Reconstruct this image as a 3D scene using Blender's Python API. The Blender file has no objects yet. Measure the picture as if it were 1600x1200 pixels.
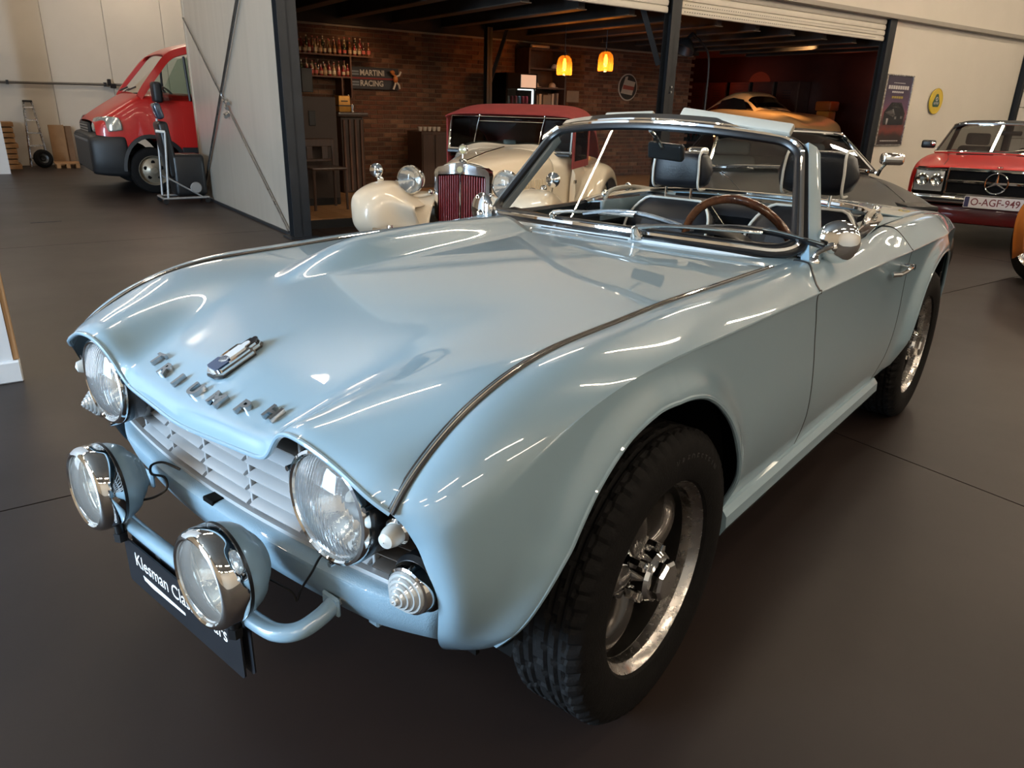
import bpy, bmesh, math, random
import numpy as np
from mathutils import Matrix, Vector

# ------------------------------------------------------------------ camera, world, lights, exposure
SC = bpy.context.scene
COL = SC.collection
R = math.radians
random.seed(7)
rng = np.random.default_rng(7)

CAM_POS = (1.19565, 1.27759, 1.22877)
CAM_YAW, CAM_PITCH, CAM_ROLL = 3.832604, 0.361322, 0.027087
def cam_axes():
    cy, sy, cp, sp = math.cos(CAM_YAW), math.sin(CAM_YAW), math.cos(CAM_PITCH), math.sin(CAM_PITCH)
    f = Vector((cy*cp, sy*cp, -sp)); r = Vector((sy, -cy, 0)); u = r.cross(f)
    cr, sr = math.cos(CAM_ROLL), math.sin(CAM_ROLL)
    return cr*r + sr*u, -sr*r + cr*u, f
_r, _u, _f = cam_axes()
cd = bpy.data.cameras.new('camera'); cam = bpy.data.objects.new('camera', cd); COL.objects.link(cam)
cam.matrix_world = Matrix(((_r.x, _u.x, -_f.x, CAM_POS[0]), (_r.y, _u.y, -_f.y, CAM_POS[1]), (_r.z, _u.z, -_f.z, CAM_POS[2]), (0, 0, 0, 1)))
cd.sensor_width = 36; cd.lens = 1142.25/1600*36; cd.clip_start = .02; cd.clip_end = 100
SC.camera = cam

W = bpy.data.worlds.new('world'); SC.world = W; W.use_nodes = True
W.node_tree.nodes['Background'].inputs[0].default_value = (.62, .78, 1, 1)
W.node_tree.nodes['Background'].inputs[1].default_value = 1.2

SC.view_settings.view_transform = 'Standard'; SC.view_settings.look = 'None'
SC.view_settings.gamma = 1; SC.view_settings.use_curve_mapping = False
SC.view_settings.exposure = 0.0
SC.cycles.use_denoising = True
SC.cycles.max_bounces = 8
SC.cycles.sample_clamp_indirect = 6

BATTEN_POWER = 92.0      # emission of the ceiling battens
DAYLIGHT_POWER = 1450.0   # daylight through the big open door

# hall frame: s runs along the shutter wall, d goes into the room behind it
A0 = (-2.95, -4.88); AZ = R(165)
WX, WY = math.cos(AZ), math.sin(AZ); NX, NY = math.cos(AZ+math.pi/2), math.sin(AZ+math.pi/2)
HALL = Matrix(((WX, NX, 0, A0[0]), (WY, NY, 0, A0[1]), (0, 0, 1, 0), (0, 0, 0, 1)))   # local (s, d, z) -> world (right handed)
def H(s, d, z=0): return HALL @ Vector((s, d, z))

def area_light(name, loc, target, sx, sy, power, col):
    l = bpy.data.lights.new(name, 'AREA'); l.shape = 'RECTANGLE'; l.size = sx; l.size_y = sy; l.energy = power; l.color = col
    o = bpy.data.objects.new(name, l); COL.objects.link(o); o.location = loc
    o.rotation_euler = (Vector(target)-Vector(loc)).to_track_quat('-Z', 'Y').to_euler(); return o
area_light('daylight', H(-8.85, -4.5, 1.8), H(0, -5.2, .9), 2.5, 3.2, DAYLIGHT_POWER, (.56, .78, 1))

# ------------------------------------------------------------------ mesh helpers: a shape is (verts Nx3, faces list)
def S(v, f): return (np.asarray(v, float).reshape(-1, 3), [tuple(int(i) for i in q) for q in f])
def join(*sh):
    if len(sh) == 1 and isinstance(sh[0], list): sh = sh[0]
    V, F, n = [], [], 0
    for v, f in sh:
        V.append(v); F += [tuple(i+n for i in q) for q in f]; n += len(v)
    return (np.concatenate(V), F)
def xf(sh, m):
    m = np.array(m); v = sh[0] @ m[:3, :3].T + m[:3, 3]
    f = sh[1] if np.linalg.det(m[:3, :3]) > 0 else [q[::-1] for q in sh[1]]
    return (v, f)
def T(x, y, z): return Matrix.Translation((x, y, z))
def RX(a): return Matrix.Rotation(a, 4, 'X')
def RY(a): return Matrix.Rotation(a, 4, 'Y')
def RZ(a): return Matrix.Rotation(a, 4, 'Z')
def SCL(x, y, z): return Matrix.Diagonal((x, y, z, 1))
def mirror(sh): return xf(sh, SCL(1, -1, 1))
def to_dir(p, d, up=(0, 0, 1)):
    d = Vector(d).normalized(); q = d.to_track_quat('Z', 'Y'); return Matrix.Translation(p) @ q.to_matrix().to_4x4()
def bm_shape(bm):
    bm.verts.ensure_lookup_table(); bm.verts.index_update()
    s = S([v.co[:] for v in bm.verts], [[v.index for v in f.verts] for f in bm.faces]); bm.free(); return s
def box(x0, x1, y0, y1, z0, z1, bev=0, seg=1):
    bm = bmesh.new(); bmesh.ops.create_cube(bm, size=1)
    for v in bm.verts: v.co = ((x0+x1)/2+v.co.x*(x1-x0), (y0+y1)/2+v.co.y*(y1-y0), (z0+z1)/2+v.co.z*(z1-z0))
    if bev: bmesh.ops.bevel(bm, geom=bm.edges[:], offset=bev, segments=seg, affect='EDGES', profile=.5)
    return bm_shape(bm)
def rings(rs, closed_u=False, closed_v=True, cap=False):
    n = len(rs[0]); V = np.concatenate([np.asarray(r, float) for r in rs]); F = []; m = len(rs)
    for i in range(m if closed_u else m-1):
        a, b = i*n, ((i+1) % m)*n
        for j in range(n if closed_v else n-1):
            k = (j+1) % n; F.append((a+j, a+k, b+k, b+j))
    if cap: F.append(tuple(range(n))[::-1]); F.append(tuple((m-1)*n+j for j in range(n)))
    return (V, F)
def lathe(prof, n=32, m=None, cap=False):
    """prof: (radius, height) pairs, around local Z"""
    a = np.linspace(0, 2*math.pi, n, endpoint=False); c, s = np.cos(a), np.sin(a)
    rs = [np.stack([r*c, r*s, np.full(n, h)], 1) for r, h in prof]
    sh = rings(rs, cap=cap)
    return xf(sh, m) if m is not None else sh
def cyl(p0, p1, r0, r1=None, n=16):
    p0, p1 = Vector(p0), Vector(p1); r1 = r0 if r1 is None else r1
    return lathe([(r0, 0), (r1, (p1-p0).length)], n, to_dir(p0, p1-p0), cap=True)
def spline(pts, n, closed=False):
    """centripetal-ish Catmull-Rom through pts, n samples"""
    P = np.asarray(pts, float); k = len(P)
    if k == 2 and not closed: return P[0]+(P[1]-P[0])*np.linspace(0, 1, n)[:, None]
    if closed: Q = np.concatenate([P[-1:], P, P[:2]])
    else: Q = np.concatenate([2*P[:1]-P[1:2], P, 2*P[-1:]-P[-2:-1]])
    segs = k if closed else k-1
    u = np.linspace(0, segs, n, endpoint=not closed); i = np.minimum(u.astype(int), segs-1); t = (u-i)[:, None]
    a, b, c, d = Q[i], Q[i+1], Q[i+2], Q[i+3]
    return .5*(2*b+(c-a)*t+(2*a-5*b+4*c-d)*t*t+(3*b-a-3*c+d)*t**3)
def frames(P, closed=False):
    P = np.asarray(P, float)
    if closed: t = np.roll(P, -1, 0)-np.roll(P, 1, 0)
    else: t = np.gradient(P, axis=0)
    t /= np.linalg.norm(t, axis=1)[:, None]+1e-12
    ref = np.array([0, 0, 1.]) if abs(t[0, 2]) < .9 else np.array([1., 0, 0])
    nrm = np.cross(t[0], ref); nrm /= np.linalg.norm(nrm); N = [nrm]
    for i in range(1, len(P)):
        nn = N[-1]-t[i]*(N[-1]@t[i]); nn /= np.linalg.norm(nn)+1e-12; N.append(nn)
    N = np.array(N); return t, N, np.cross(t, N)
def tube(P, r, n=10, closed=False, cap=True):
    P = np.asarray(P, float); t, N, B = frames(P, closed); r = np.broadcast_to(r, (len(P),))
    a = np.linspace(0, 2*math.pi, n, endpoint=False)
    rs = [P[i]+r[i]*(np.cos(a)[:, None]*N[i]+np.sin(a)[:, None]*B[i]) for i in range(len(P))]
    return rings(rs, closed_u=closed, cap=cap and not closed)
def sweep(P, prof, up=(0, 0, 1), closed=False, cap=True):
    """prof: 2D points (side, up) swept along P with a fixed up reference; up may be per-point"""
    P = np.asarray(P, float); U = np.broadcast_to(np.asarray(up, float), P.shape)
    if closed: t = np.roll(P, -1, 0)-np.roll(P, 1, 0)
    else: t = np.gradient(P, axis=0)
    t /= np.linalg.norm(t, axis=1)[:, None]
    sd = np.cross(t, U); sd /= np.linalg.norm(sd, axis=1)[:, None]; uu = np.cross(sd, t)
    rs = [P[i]+np.array([a*sd[i]+b*uu[i] for a, b in prof]) for i in range(len(P))]
    return rings(rs, closed_u=closed, cap=cap and not closed)
def bs_mat(n, m):
    """clamped uniform cubic B-spline evaluation matrix: m samples over n control points"""
    u = np.linspace(0, n-1, m); B = np.zeros((m, n+2))
    for k, x in enumerate(u):
        i = min(int(x), n-2); t = x-i
        w = np.array([(1-t)**3, 3*t**3-6*t*t+4, -3*t**3+3*t*t+3*t+1, t**3])/6
        B[k, i:i+4] += w
    E = np.zeros((n+2, n)); E[1:-1] = np.eye(n); E[0, 0] = 2; E[0, 1] = -1; E[-1, -1] = 2; E[-1, -2] = -1
    return B @ E
def bsurf(C, nu, nv, it=4):
    C = np.asarray(C, float); a, b = C.shape[:2]; Na, Nb = bs_mat(a, a), bs_mat(b, b)
    P = C.copy()
    for _ in range(it): P = P+(C-np.einsum('ia,abk,jb->ijk', Na, P, Nb))
    return np.einsum('ia,abk,jb->ijk', bs_mat(a, nu), P, bs_mat(b, nv))
def bcurve(C, n, it=4):
    C = np.asarray(C, float); N = bs_mat(len(C), len(C)); P = C.copy()
    for _ in range(it): P = P+(C-N@P)
    return bs_mat(len(C), n)@P
def grid(G, flip=False):
    a, b = G.shape[:2]; F = []
    for i in range(a-1):
        for j in range(b-1):
            q = (i*b+j, (i+1)*b+j, (i+1)*b+j+1, i*b+j+1); F.append(q[::-1] if flip else q)
    return (G.reshape(-1, 3).copy(), F)
def clip(sh, fn):
    """keep the side of the mesh where fn(verts) > 0, with a clean cut edge"""
    V, F = sh; f = fn(V); V = list(map(tuple, V)); cache = {}; out = []
    def cut(a, b):
        k = (a, b) if a < b else (b, a)
        if k not in cache:
            t = f[k[0]]/(f[k[0]]-f[k[1]]); p = np.array(V[k[0]]); q = np.array(V[k[1]])
            cache[k] = len(V); V.append(tuple(p+(q-p)*t))
        return cache[k]
    nV = len(f)
    for q in F:
        s = [f[i] > 0 for i in q]
        if all(s): out.append(q); continue
        if not any(s): continue
        r = []
        for k in range(len(q)):
            a, b = q[k], q[(k+1) % len(q)]
            if f[a] > 0: r.append(a)
            if (f[a] > 0) != (f[b] > 0): r.append(cut(a, b))
        if len(r) >= 3: out.append(tuple(r))
    used = sorted({i for q in out for i in q}); mp = {o: n for n, o in enumerate(used)}
    return (np.array([V[i] for i in used]).reshape(-1, 3), [tuple(mp[i] for i in q) for q in out])
def poly_prism(pts, h, m=None):
    """2D outline (x, y) extruded from z=0 to h"""
    n = len(pts); V = [(x, y, 0) for x, y in pts]+[(x, y, h) for x, y in pts]
    F = [tuple(range(n))[::-1], tuple(range(n, 2*n))]+[(i, (i+1) % n, n+(i+1) % n, n+i) for i in range(n)]
    sh = S(V, F); return xf(sh, m) if m is not None else sh
def rrect(w, h, r, k=5):
    o = []
    for cx, cy, a in ((w/2-r, h/2-r, 0), (-w/2+r, h/2-r, 90), (-w/2+r, -h/2+r, 180), (w/2-r, -h/2+r, 270)):
        for i in range(k+1): t = R(a+90*i/k); o.append((cx+r*math.cos(t), cy+r*math.sin(t)))
    return o
def ellipsoid(c, rx, ry, rz, n=24, k=12):
    pr = [(math.sin(math.pi*i/k)+1e-4*(i in (0, k)), -math.cos(math.pi*i/k)) for i in range(k+1)]
    return xf(lathe(pr, n, cap=True), T(*c) @ SCL(rx, ry, rz))
def text_shape(s, size, ext=.001, font_scale=(1, 1), align='CENTER', bold=0):
    cu = bpy.data.curves.new('txt', 'FONT'); cu.body = s; cu.size = size; cu.extrude = ext; cu.align_x = align; cu.align_y = 'CENTER'
    cu.offset = bold; cu.resolution_u = 3
    ob = bpy.data.objects.new('txt', cu); COL.objects.link(ob)
    dg = bpy.context.evaluated_depsgraph_get(); me = bpy.data.meshes.new_from_object(ob.evaluated_get(dg))
    sh = S([v.co[:] for v in me.vertices], [p.vertices[:] for p in me.polygons])
    bpy.data.objects.remove(ob); bpy.data.curves.remove(cu); bpy.data.meshes.remove(me)
    return xf(sh, SCL(font_scale[0], font_scale[1], 1))

# ------------------------------------------------------------------ objects
def mesh(name, sh, mat, smooth=35):
    me = bpy.data.meshes.new(name); me.from_pydata([tuple(v) for v in sh[0]], [], sh[1]); me.validate()
    me.materials.append(mat)
    if smooth:
        me.polygons.foreach_set('use_smooth', [True]*len(me.polygons)); me.set_sharp_from_angle(angle=R(smooth))
    return me
def obj(name, sh, mat, parent=None, smooth=35, solid=0, label=None, m=None):
    me = sh if isinstance(sh, bpy.types.Mesh) else mesh(name, sh, mat, smooth)
    o = bpy.data.objects.new(name, me); COL.objects.link(o)
    if parent is not None: o.parent = parent
    if m is not None: o.matrix_local = m
    if solid:
        md = o.modifiers.new('thickness', 'SOLIDIFY'); md.thickness = solid; md.offset = -1; md.use_even_offset = False
    if label: o['label'] = label
    return o
def thing(name, label, cat, m=None, group=None):
    o = bpy.data.objects.new(name, None); COL.objects.link(o); o.empty_display_size = .1
    if m is not None: o.matrix_world = m
    return tag(o, label, cat, group)
def tag(o, label, cat=None, group=None, kind=None):
    o['label'] = label
    if cat: o['category'] = cat
    if group: o['group'] = group
    if kind: o['kind'] = kind
    return o
def struct(name, sh, mat, label=None, smooth=0, m=None):
    o = obj(name, sh, mat, smooth=smooth, m=m); o['kind'] = 'structure'
    if label: o['label'] = label
    return o
def copy_tree(o, parent=None):
    c = o.copy(); COL.objects.link(c); c.parent = parent
    for ch in list(o.children): copy_tree(ch, c)
    return c

# ------------------------------------------------------------------ materials
MATS = {}
def lin(c):
    if isinstance(c, str):
        c = c.lstrip('#'); c = [int(c[i:i+2], 16)/255 for i in (0, 2, 4)]
        c = [x/12.92 if x <= .04045 else ((x+.055)/1.055)**2.4 for x in c]
    return (c[0], c[1], c[2], 1)
def mat(name, col, rough=.5, metal=0, coat=0, var=.0, scale=8, bump=0, bscale=60, emit=None, es=0, trans=0, ior=1.45, spec=.5, alpha=1, rvar=0, stretch=(1, 1, 1), col2=None, coords='Object'):
    if name in MATS: return MATS[name]
    m = bpy.data.materials.new(name); m.use_nodes = True; nt = m.node_tree; b = nt.nodes['Principled BSDF']; L = nt.links.new
    col = lin(col); b.inputs['Base Color'].default_value = col
    b.inputs['Roughness'].default_value = rough; b.inputs['Metallic'].default_value = metal
    b.inputs['Coat Weight'].default_value = coat; b.inputs['Coat Roughness'].default_value = .025; b.inputs['Coat IOR'].default_value = 1.6
    b.inputs['IOR'].default_value = ior; b.inputs['Specular IOR Level'].default_value = spec
    b.inputs['Transmission Weight'].default_value = trans; b.inputs['Alpha'].default_value = alpha
    if emit is not None: b.inputs['Emission Color'].default_value = lin(emit); b.inputs['Emission Strength'].default_value = es
    if var or bump or col2 is not None or rvar:
        tc = nt.nodes.new('ShaderNodeTexCoord'); mp = nt.nodes.new('ShaderNodeMapping'); mp.inputs['Scale'].default_value = stretch; L(tc.outputs[coords], mp.inputs[0])
    if var or col2 is not None or rvar:
        n = nt.nodes.new('ShaderNodeTexNoise'); n.inputs['Scale'].default_value = scale; n.inputs['Detail'].default_value = 6; n.inputs['Roughness'].default_value = .6
        L(mp.outputs[0], n.inputs['Vector'])
    if var or col2 is not None:
        mx = nt.nodes.new('ShaderNodeMix'); mx.data_type = 'RGBA'
        c2 = lin(col2) if col2 is not None else tuple(max(0, x*(1-var)) for x in col[:3])+(1,)
        mx.inputs[6].default_value = col; mx.inputs[7].default_value = c2
        rp = nt.nodes.new('ShaderNodeValToRGB'); rp.color_ramp.elements[0].position = .35; rp.color_ramp.elements[1].position = .68
        L(n.outputs[0], rp.inputs[0]); L(rp.outputs[0], mx.inputs[0]); L(mx.outputs[2], b.inputs['Base Color'])
    if rvar:
        mr = nt.nodes.new('ShaderNodeMapRange'); mr.inputs[1].default_value = .3; mr.inputs[2].default_value = .7
        mr.inputs[3].default_value = max(.02, rough-rvar); mr.inputs[4].default_value = rough+rvar; L(n.outputs[0], mr.inputs[0]); L(mr.outputs[0], b.inputs['Roughness'])
    if bump:
        n2 = nt.nodes.new('ShaderNodeTexNoise'); n2.inputs['Scale'].default_value = bscale; n2.inputs['Detail'].default_value = 4; L(mp.outputs[0], n2.inputs['Vector'])
        bp = nt.nodes.new('ShaderNodeBump'); bp.inputs['Strength'].default_value = bump; bp.inputs['Distance'].default_value = .01
        L(n2.outputs[0], bp.inputs['Height']); L(bp.outputs[0], b.inputs['Normal'])
    MATS[name] = m; return m

PAINT = mat('pale_blue_paint', (.225, .332, .402), .30, coat=1, spec=.5, var=.02, scale=2)
PAINTROUGH = mat('pale_blue_stonechip_paint', (.205, .30, .365), .38, coat=.35, bump=.22, bscale=420)
DARKCHROME = mat('dark_chrome', (.42, .43, .44), .10, 1, rvar=.02, scale=30)  # chrome with a darkened base, imitating dark reflections on the nose letters
CHROME = mat('chrome', (.86, .86, .85), .05, 1, rvar=.02, scale=30)
DULLMETAL = mat('dull_metal', (.42, .42, .42), .35, 1, rvar=.1, scale=20)
ALU = mat('polished_alloy', (.50, .48, .46), .26, 1, rvar=.08, scale=40, stretch=(1, 1, 1))
WHEELGREY = mat('wheel_grey_paint', (.060, .054, .050), .25, .5, coat=.6)
RUBBER = mat('tyre_rubber', (.0065, .006, .006), .75, var=.3, scale=30, bump=.15, bscale=200, spec=.15)
BLACK = mat('black_rubber_seal', (.008, .008, .009), .35, spec=.5, var=.3)
BLACKPAINT = mat('black_underside', (.004, .004, .004), .9, spec=.1, var=.3)
LEATHER = mat('navy_black_leather', (.0065, .008, .013), .34, var=.3, scale=14, bump=.12, bscale=260)
PIPING = mat('cream_piping', (.72, .71, .66), .5, var=.1)
WOOD = mat('varnished_wheel_wood', (.27, .095, .035), .2, coat=1, col2=(.09, .026, .010), scale=34)
GRILLEPAINT = mat('grille_silver_paint', (.40, .41, .42), .35, .25, var=.06)
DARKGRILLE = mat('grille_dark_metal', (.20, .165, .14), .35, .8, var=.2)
CREAM = mat('cream_vinyl', (.38, .35, .29), .5, var=.06)
VALVEWHITE = mat('white_plastic', (.75, .74, .70), .35, var=.05)

def glass(name, tint=(1, 1, 1), rough=0.0, refl=1.0):
    """thin clear pane: mostly transparent, fresnel reflections"""
    if name in MATS: return MATS[name]
    m = bpy.data.materials.new(name); m.use_nodes = True; nt = m.node_tree; nt.nodes.clear(); L = nt.links.new
    o = nt.nodes.new('ShaderNodeOutputMaterial'); mx = nt.nodes.new('ShaderNodeMixShader'); tr = nt.nodes.new('ShaderNodeBsdfTransparent'); gl = nt.nodes.new('ShaderNodeBsdfGlossy')
    fr = nt.nodes.new('ShaderNodeFresnel'); fr.inputs[0].default_value = 1.5
    ns = nt.nodes.new('ShaderNodeTexNoise'); ns.inputs['Scale'].default_value = 3; cr = nt.nodes.new('ShaderNodeMapRange'); cr.inputs[3].default_value = refl*.95; cr.inputs[4].default_value = refl*1.05
    mu = nt.nodes.new('ShaderNodeMath'); mu.operation = 'MULTIPLY'; L(ns.outputs[0], cr.inputs[0]); L(cr.outputs[0], mu.inputs[1]); L(fr.outputs[0], mu.inputs[0])
    tr.inputs[0].default_value = (*tint, 1); gl.inputs[1].default_value = rough
    L(mu.outputs[0], mx.inputs[0]); L(tr.outputs[0], mx.inputs[1]); L(gl.outputs[0], mx.inputs[2]); L(mx.outputs[0], o.inputs[0])
    MATS[name] = m; return m
GLASS = glass('clear_glass', (.93, .95, .94))
def lens_mat(name, col, bump, scale, rough=.06, kind='WAVE'):
    """fluted lamp glass: tinted transparent + glossy with ribbed normals"""
    m = bpy.data.materials.new(name); m.use_nodes = True; nt = m.node_tree; b = nt.nodes['Principled BSDF']; L = nt.links.new
    b.inputs['Base Color'].default_value = (*col, 1); b.inputs['Roughness'].default_value = rough; b.inputs['Transmission Weight'].default_value = .9; b.inputs['IOR'].default_value = 1.12; b.inputs['Specular IOR Level'].default_value = 1.0
    b.inputs['Coat Weight'].default_value = .6
    tc = nt.nodes.new('ShaderNodeTexCoord'); w = nt.nodes.new('ShaderNodeTexWave'); w.bands_direction = 'Y'; w.inputs['Scale'].default_value = scale; w.inputs['Distortion'].default_value = 0
    bp = nt.nodes.new('ShaderNodeBump'); bp.inputs['Strength'].default_value = bump; bp.inputs['Distance'].default_value = .0007
    L(tc.outputs['Object'], w.inputs[0]); L(w.outputs['Fac'], bp.inputs['Height']); L(bp.outputs[0], b.inputs['Normal'])
    return m
LENS = lens_mat('headlamp_glass', (.95, .97, .97), .5, 45)
FOGLENS = lens_mat('spot_lamp_glass', (.98, .96, .88), .15, 9)
REFLECTOR = mat('lamp_reflector', (.80, .80, .77), .10, 1, bump=.10, bscale=60)
# ------------------------------------------------------------------ the hall
def hb(s0, s1, d0, d1, z0, z1, bev=0): return xf(box(s0, s1, d0, d1, z0, z1, bev), HALL)
CONCRETE = mat('polished_concrete', (.0215, .0140, .0118), .44, col2=(.0150, .0100, .0086), scale=.9, bump=.015, bscale=14, rvar=.03, spec=.32)
CONCBASE = mat('joint_filler', (.012, .011, .010), .9, var=.2)
WALLPAINT = mat('beige_wall_paint', (.60, .55, .47), .7, var=.05, scale=1.2)
CLAD = mat('beige_sandwich_panel', (.52, .47, .40), .55, var=.08, scale=1.0, rvar=.05)
WHITEWALL = mat('white_partition_paint', (.62, .64, .66), .6, var=.03)
STEEL = mat('dark_steel', (.014, .016, .019), .5, .1, var=.25)
SILVERFOIL = mat('silver_sheet', (.52, .46, .385), .33, .5, col2=(.48, .425, .355), scale=1.0, stretch=(5, 5, .4), rvar=.04)
CEIL = mat('hall_ceiling_sheet', (.13, .115, .10), .8, var=.1, scale=2)
DARKDECK = mat('dark_timber_deck', (.030, .022, .017), .8, col2=(.014, .011, .009), scale=3)
SHUTTERM = mat('shutter_slat_paint', (.55, .51, .43), .5, var=.06)
BRICKM = [mat('brick_red', (.155, .062, .033), .9, col2=(.075, .030, .018), scale=7, bump=.5, bscale=40),
          mat('brick_brown', (.105, .046, .026), .9, col2=(.055, .026, .016), scale=6, bump=.5, bscale=40),
          mat('brick_pale', (.20, .105, .060), .9, col2=(.12, .055, .03), scale=7, bump=.5, bscale=40)]
MORTAR = mat('mortar', (.15, .105, .070), .95, var=.2, scale=20, bump=.3)
WOODFLOOR = [mat('floor_plank_oak_%d' % k, c, .45, col2=tuple(x*.6 for x in c), scale=4, stretch=(1, 9, 1)) for k, c in enumerate([(.33, .17, .07), (.28, .14, .055), (.38, .20, .085)])]
REDWALL = mat('dark_red_gloss_panel', (.060, .017, .010), .4, col2=(.030, .010, .006), scale=1.2, coat=.2)

fl = struct('floor', hb(-9, 18, -13, 10, -.12, -.012), CONCBASE, 'dark polished concrete floor of the showroom hall')
se = [-9, -4.7, .3, 5.3, 10.3, 15.3, 18]; de = [-13, -9.47, -4.47, .53, 5.53, 10]
for i in range(len(se)-1):
    for j in range(len(de)-1):
        g = .0035
        obj('floor_slab', hb(se[i]+g, se[i+1]-g, de[j]+g, de[j+1]-g, -.012, 0), CONCRETE, fl, smooth=0)

# far wall behind the van, clad in upright panels
wf = struct('wall_far', hb(-9, 4, 9.7, 9.9, 0, 4.6), WALLPAINT, 'beige panel wall behind the red van')
for k in range(8):
    s0 = -4.05+k*1.0
    obj('cladding_panel', hb(s0+.003, s0+.997, 9.66, 9.7, .1, 4.6, .003), CLAD, wf, smooth=0)
obj('plinth', hb(-4.05, 4, 9.64, 9.7, 0, .1), CLAD, wf, smooth=0)
struct('wall_left', join(hb(-9.2, -9, -3.2, 10, 0, 4.6), hb(-9.2, -9, -13, -7.0, 0, 4.6), hb(-9.2, -9, -7.0, -3.2, 3.4, 4.6)), WALLPAINT, 'beige wall with the open daylight door')
struct('wall_near', hb(-9.2, 18.2, -13.2, -13, 0, 4.6), mat('rear_wall_paint', (.48, .42, .34), .7, var=.05), 'beige wall behind the photographer')
struct('wall_right', hb(18, 18.2, -13, 0, 0, 4.6), WALLPAINT, 'beige end wall of the hall')
struct('ceiling', hb(-9.2, 18.2, -13.2, 10, 4.6, 4.8), CEIL, 'grey sheet ceiling of the hall')
# shutter wall: solid stretch with poster, upper wall with a ledge
ws = struct('wall_shutter', join(hb(9.72, 14.45, 0, .12, 0, 2.66), hb(9.72, 14.45, 0, .02, 2.66, 2.68)), WALLPAINT, 'beige wall beside the roller shutter opening')
struct('wall_upper', hb(-.1, 14.7, -.10, .12, 2.72, 4.6), WALLPAINT, 'beige upper wall above the shutters')
tr = struct('trim_1', hb(-.1, 14.7, -.13, .12, 2.66, 2.72), mat('trim_shadow_grey', (.30, .27, .23), .6, var=.05), 'narrow ledge trim along the wall')  # grey somewhat darker than the wall paint
bw = struct('wall_block', hb(14.6, 18, .02, .15, 0, 2.66), MORTAR, 'white painted block wall at the far right')
BLOCKM = mat('white_block_paint', (.66, .63, .58), .75, var=.06, bump=.2)
for r in range(9):
    for c in range(4):
        s0 = 14.62+c*.62-(r % 2)*.31
        if s0 < 14.55: s0 = 14.62
        obj('block', hb(s0, s0+.6, -.03, .02, .02+r*.295, .02+r*.295+.285, .006), BLOCKM, bw, smooth=0)

def post(name, s, d, z1, label, wdt=.13, dep=.13):
    t = .012
    sh = join(hb(s-wdt/2, s+wdt/2, d-dep/2, d-dep/2+t, 0, z1), hb(s-wdt/2, s+wdt/2, d+dep/2-t, d+dep/2, 0, z1), hb(s-.01, s+.01, d-dep/2, d+dep/2, 0, z1), hb(s-wdt/2-.05, s+wdt/2+.05, d-dep/2-.05, d+dep/2+.05, 0, .015))
    return struct(name, sh, STEEL, label)
p = post('trim_2', .02, 0, 2.7, 'dark steel column at the silver sheet wall', .17)
p = post('trim_3', 4.83, 0, 2.7, 'dark steel column between the two shutter openings', .16)
obj('brace', xf(tube([(4.78, .12, 1.78), (4.42, .14, 2.45)], .045, 4), HALL), STEEL, p, smooth=0)
for zz in (1.52, 1.46): obj('bolt', xf(cyl((4.84, -.066, zz), (4.84, -.085, zz), .014, n=6), HALL), DULLMETAL, p)
p = post('trim_4', 9.62, 0, 2.7, 'dark steel column beside the poster wall', .18)
p = post('trim_5', 14.52, -.04, 2.68, 'thin dark steel column at the end of the poster wall', .10)
p = post('trim_6', 3.95, 2.75, 2.3, 'dark steel column standing before the brick wall', .09, .09)
obj('brace', xf(tube([(3.98, 2.75, 1.55), (4.28, 2.75, 2.3)], .035, 4), HALL), STEEL, p, smooth=0)

# roller shutters rolled up above the openings: each slat a piece
for k, (s0, s1) in enumerate(((.12, 4.74), (4.92, 9.52))):
    rs = struct('shutter_%d' % (k+1), hb(s0, s1, .02, .05, 2.35, 2.66), SHUTTERM, 'rolled up pale shutter above the %s opening' % ('bar' if k == 0 else 'red lit'))
    for r in range(4):
        z0 = 2.345+r*.078
        prof = [(0, 0), (-.018, .006), (-.024, .036), (-.018, .066), (0, .072)]
        P = [(s0, .02, z0), (s1, .02, z0)]
        V = [(x, .02+a, z0+b) for x in (s0, s1) for a, b in prof]
        n = 5; F = [(i, i+1, n+i+1, n+i) for i in range(n-1)]
        obj('slat', xf(S(V, F), HALL), SHUTTERM, rs, smooth=50)
    if k == 1:
        hs = [box(s0+.1+i*.045, s0+.118+i*.045, -.006, -.0035, 2.345+.033, 2.345+.041) for i in range(95)]
        h = obj('vent_slots', xf(join(hs), HALL), STEEL, rs, smooth=0); h['kind'] = 'stuff'
        hs = [box(s0+.1+i*.045, s0+.118+i*.045, -.006, -.0035, 2.345+.111, 2.345+.118) for i in range(95)]
        h = obj('vent_slots', xf(join(hs), HALL), STEEL, rs, smooth=0); h['kind'] = 'stuff'

# silver sheet wall with crossed tie rods
sv = struct('wall_silver', join(hb(-.03, .03, .1, 3.5, .03, 4.6), hb(-.04, .04, 3.46, 3.52, 0, 4.6)), SILVERFOIL, 'silver sheet covered partition wall beside the van')
obj('base_strip', hb(-.045, .04, .1, 3.5, 0, .03), STEEL, sv, smooth=0)
for a, b in (((.12, .04), (3.44, 2.15)), ((3.40, .1), (.62, 2.55))):
    for o in ((0,) if a[0] < 1 else (0, .07)):
        obj('tie_rod', xf(cyl((-.055, a[0]+o*.2, a[1]), (-.055, b[0]+o, b[1]), .011, n=8), HALL), DULLMETAL, sv)
cx = (1.83, 1.14)
for dd, zz in ((-.06, .05), (.05, .07), (-.02, -.07), (.08, -.09), (.0, 0)):
    obj('rod_coupling', xf(cyl((-.075, cx[0]+dd-.03, cx[1]+zz), (-.075, cx[0]+dd+.03, cx[1]+zz+.02), .02, n=8), HALL), DULLMETAL, sv)

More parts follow.
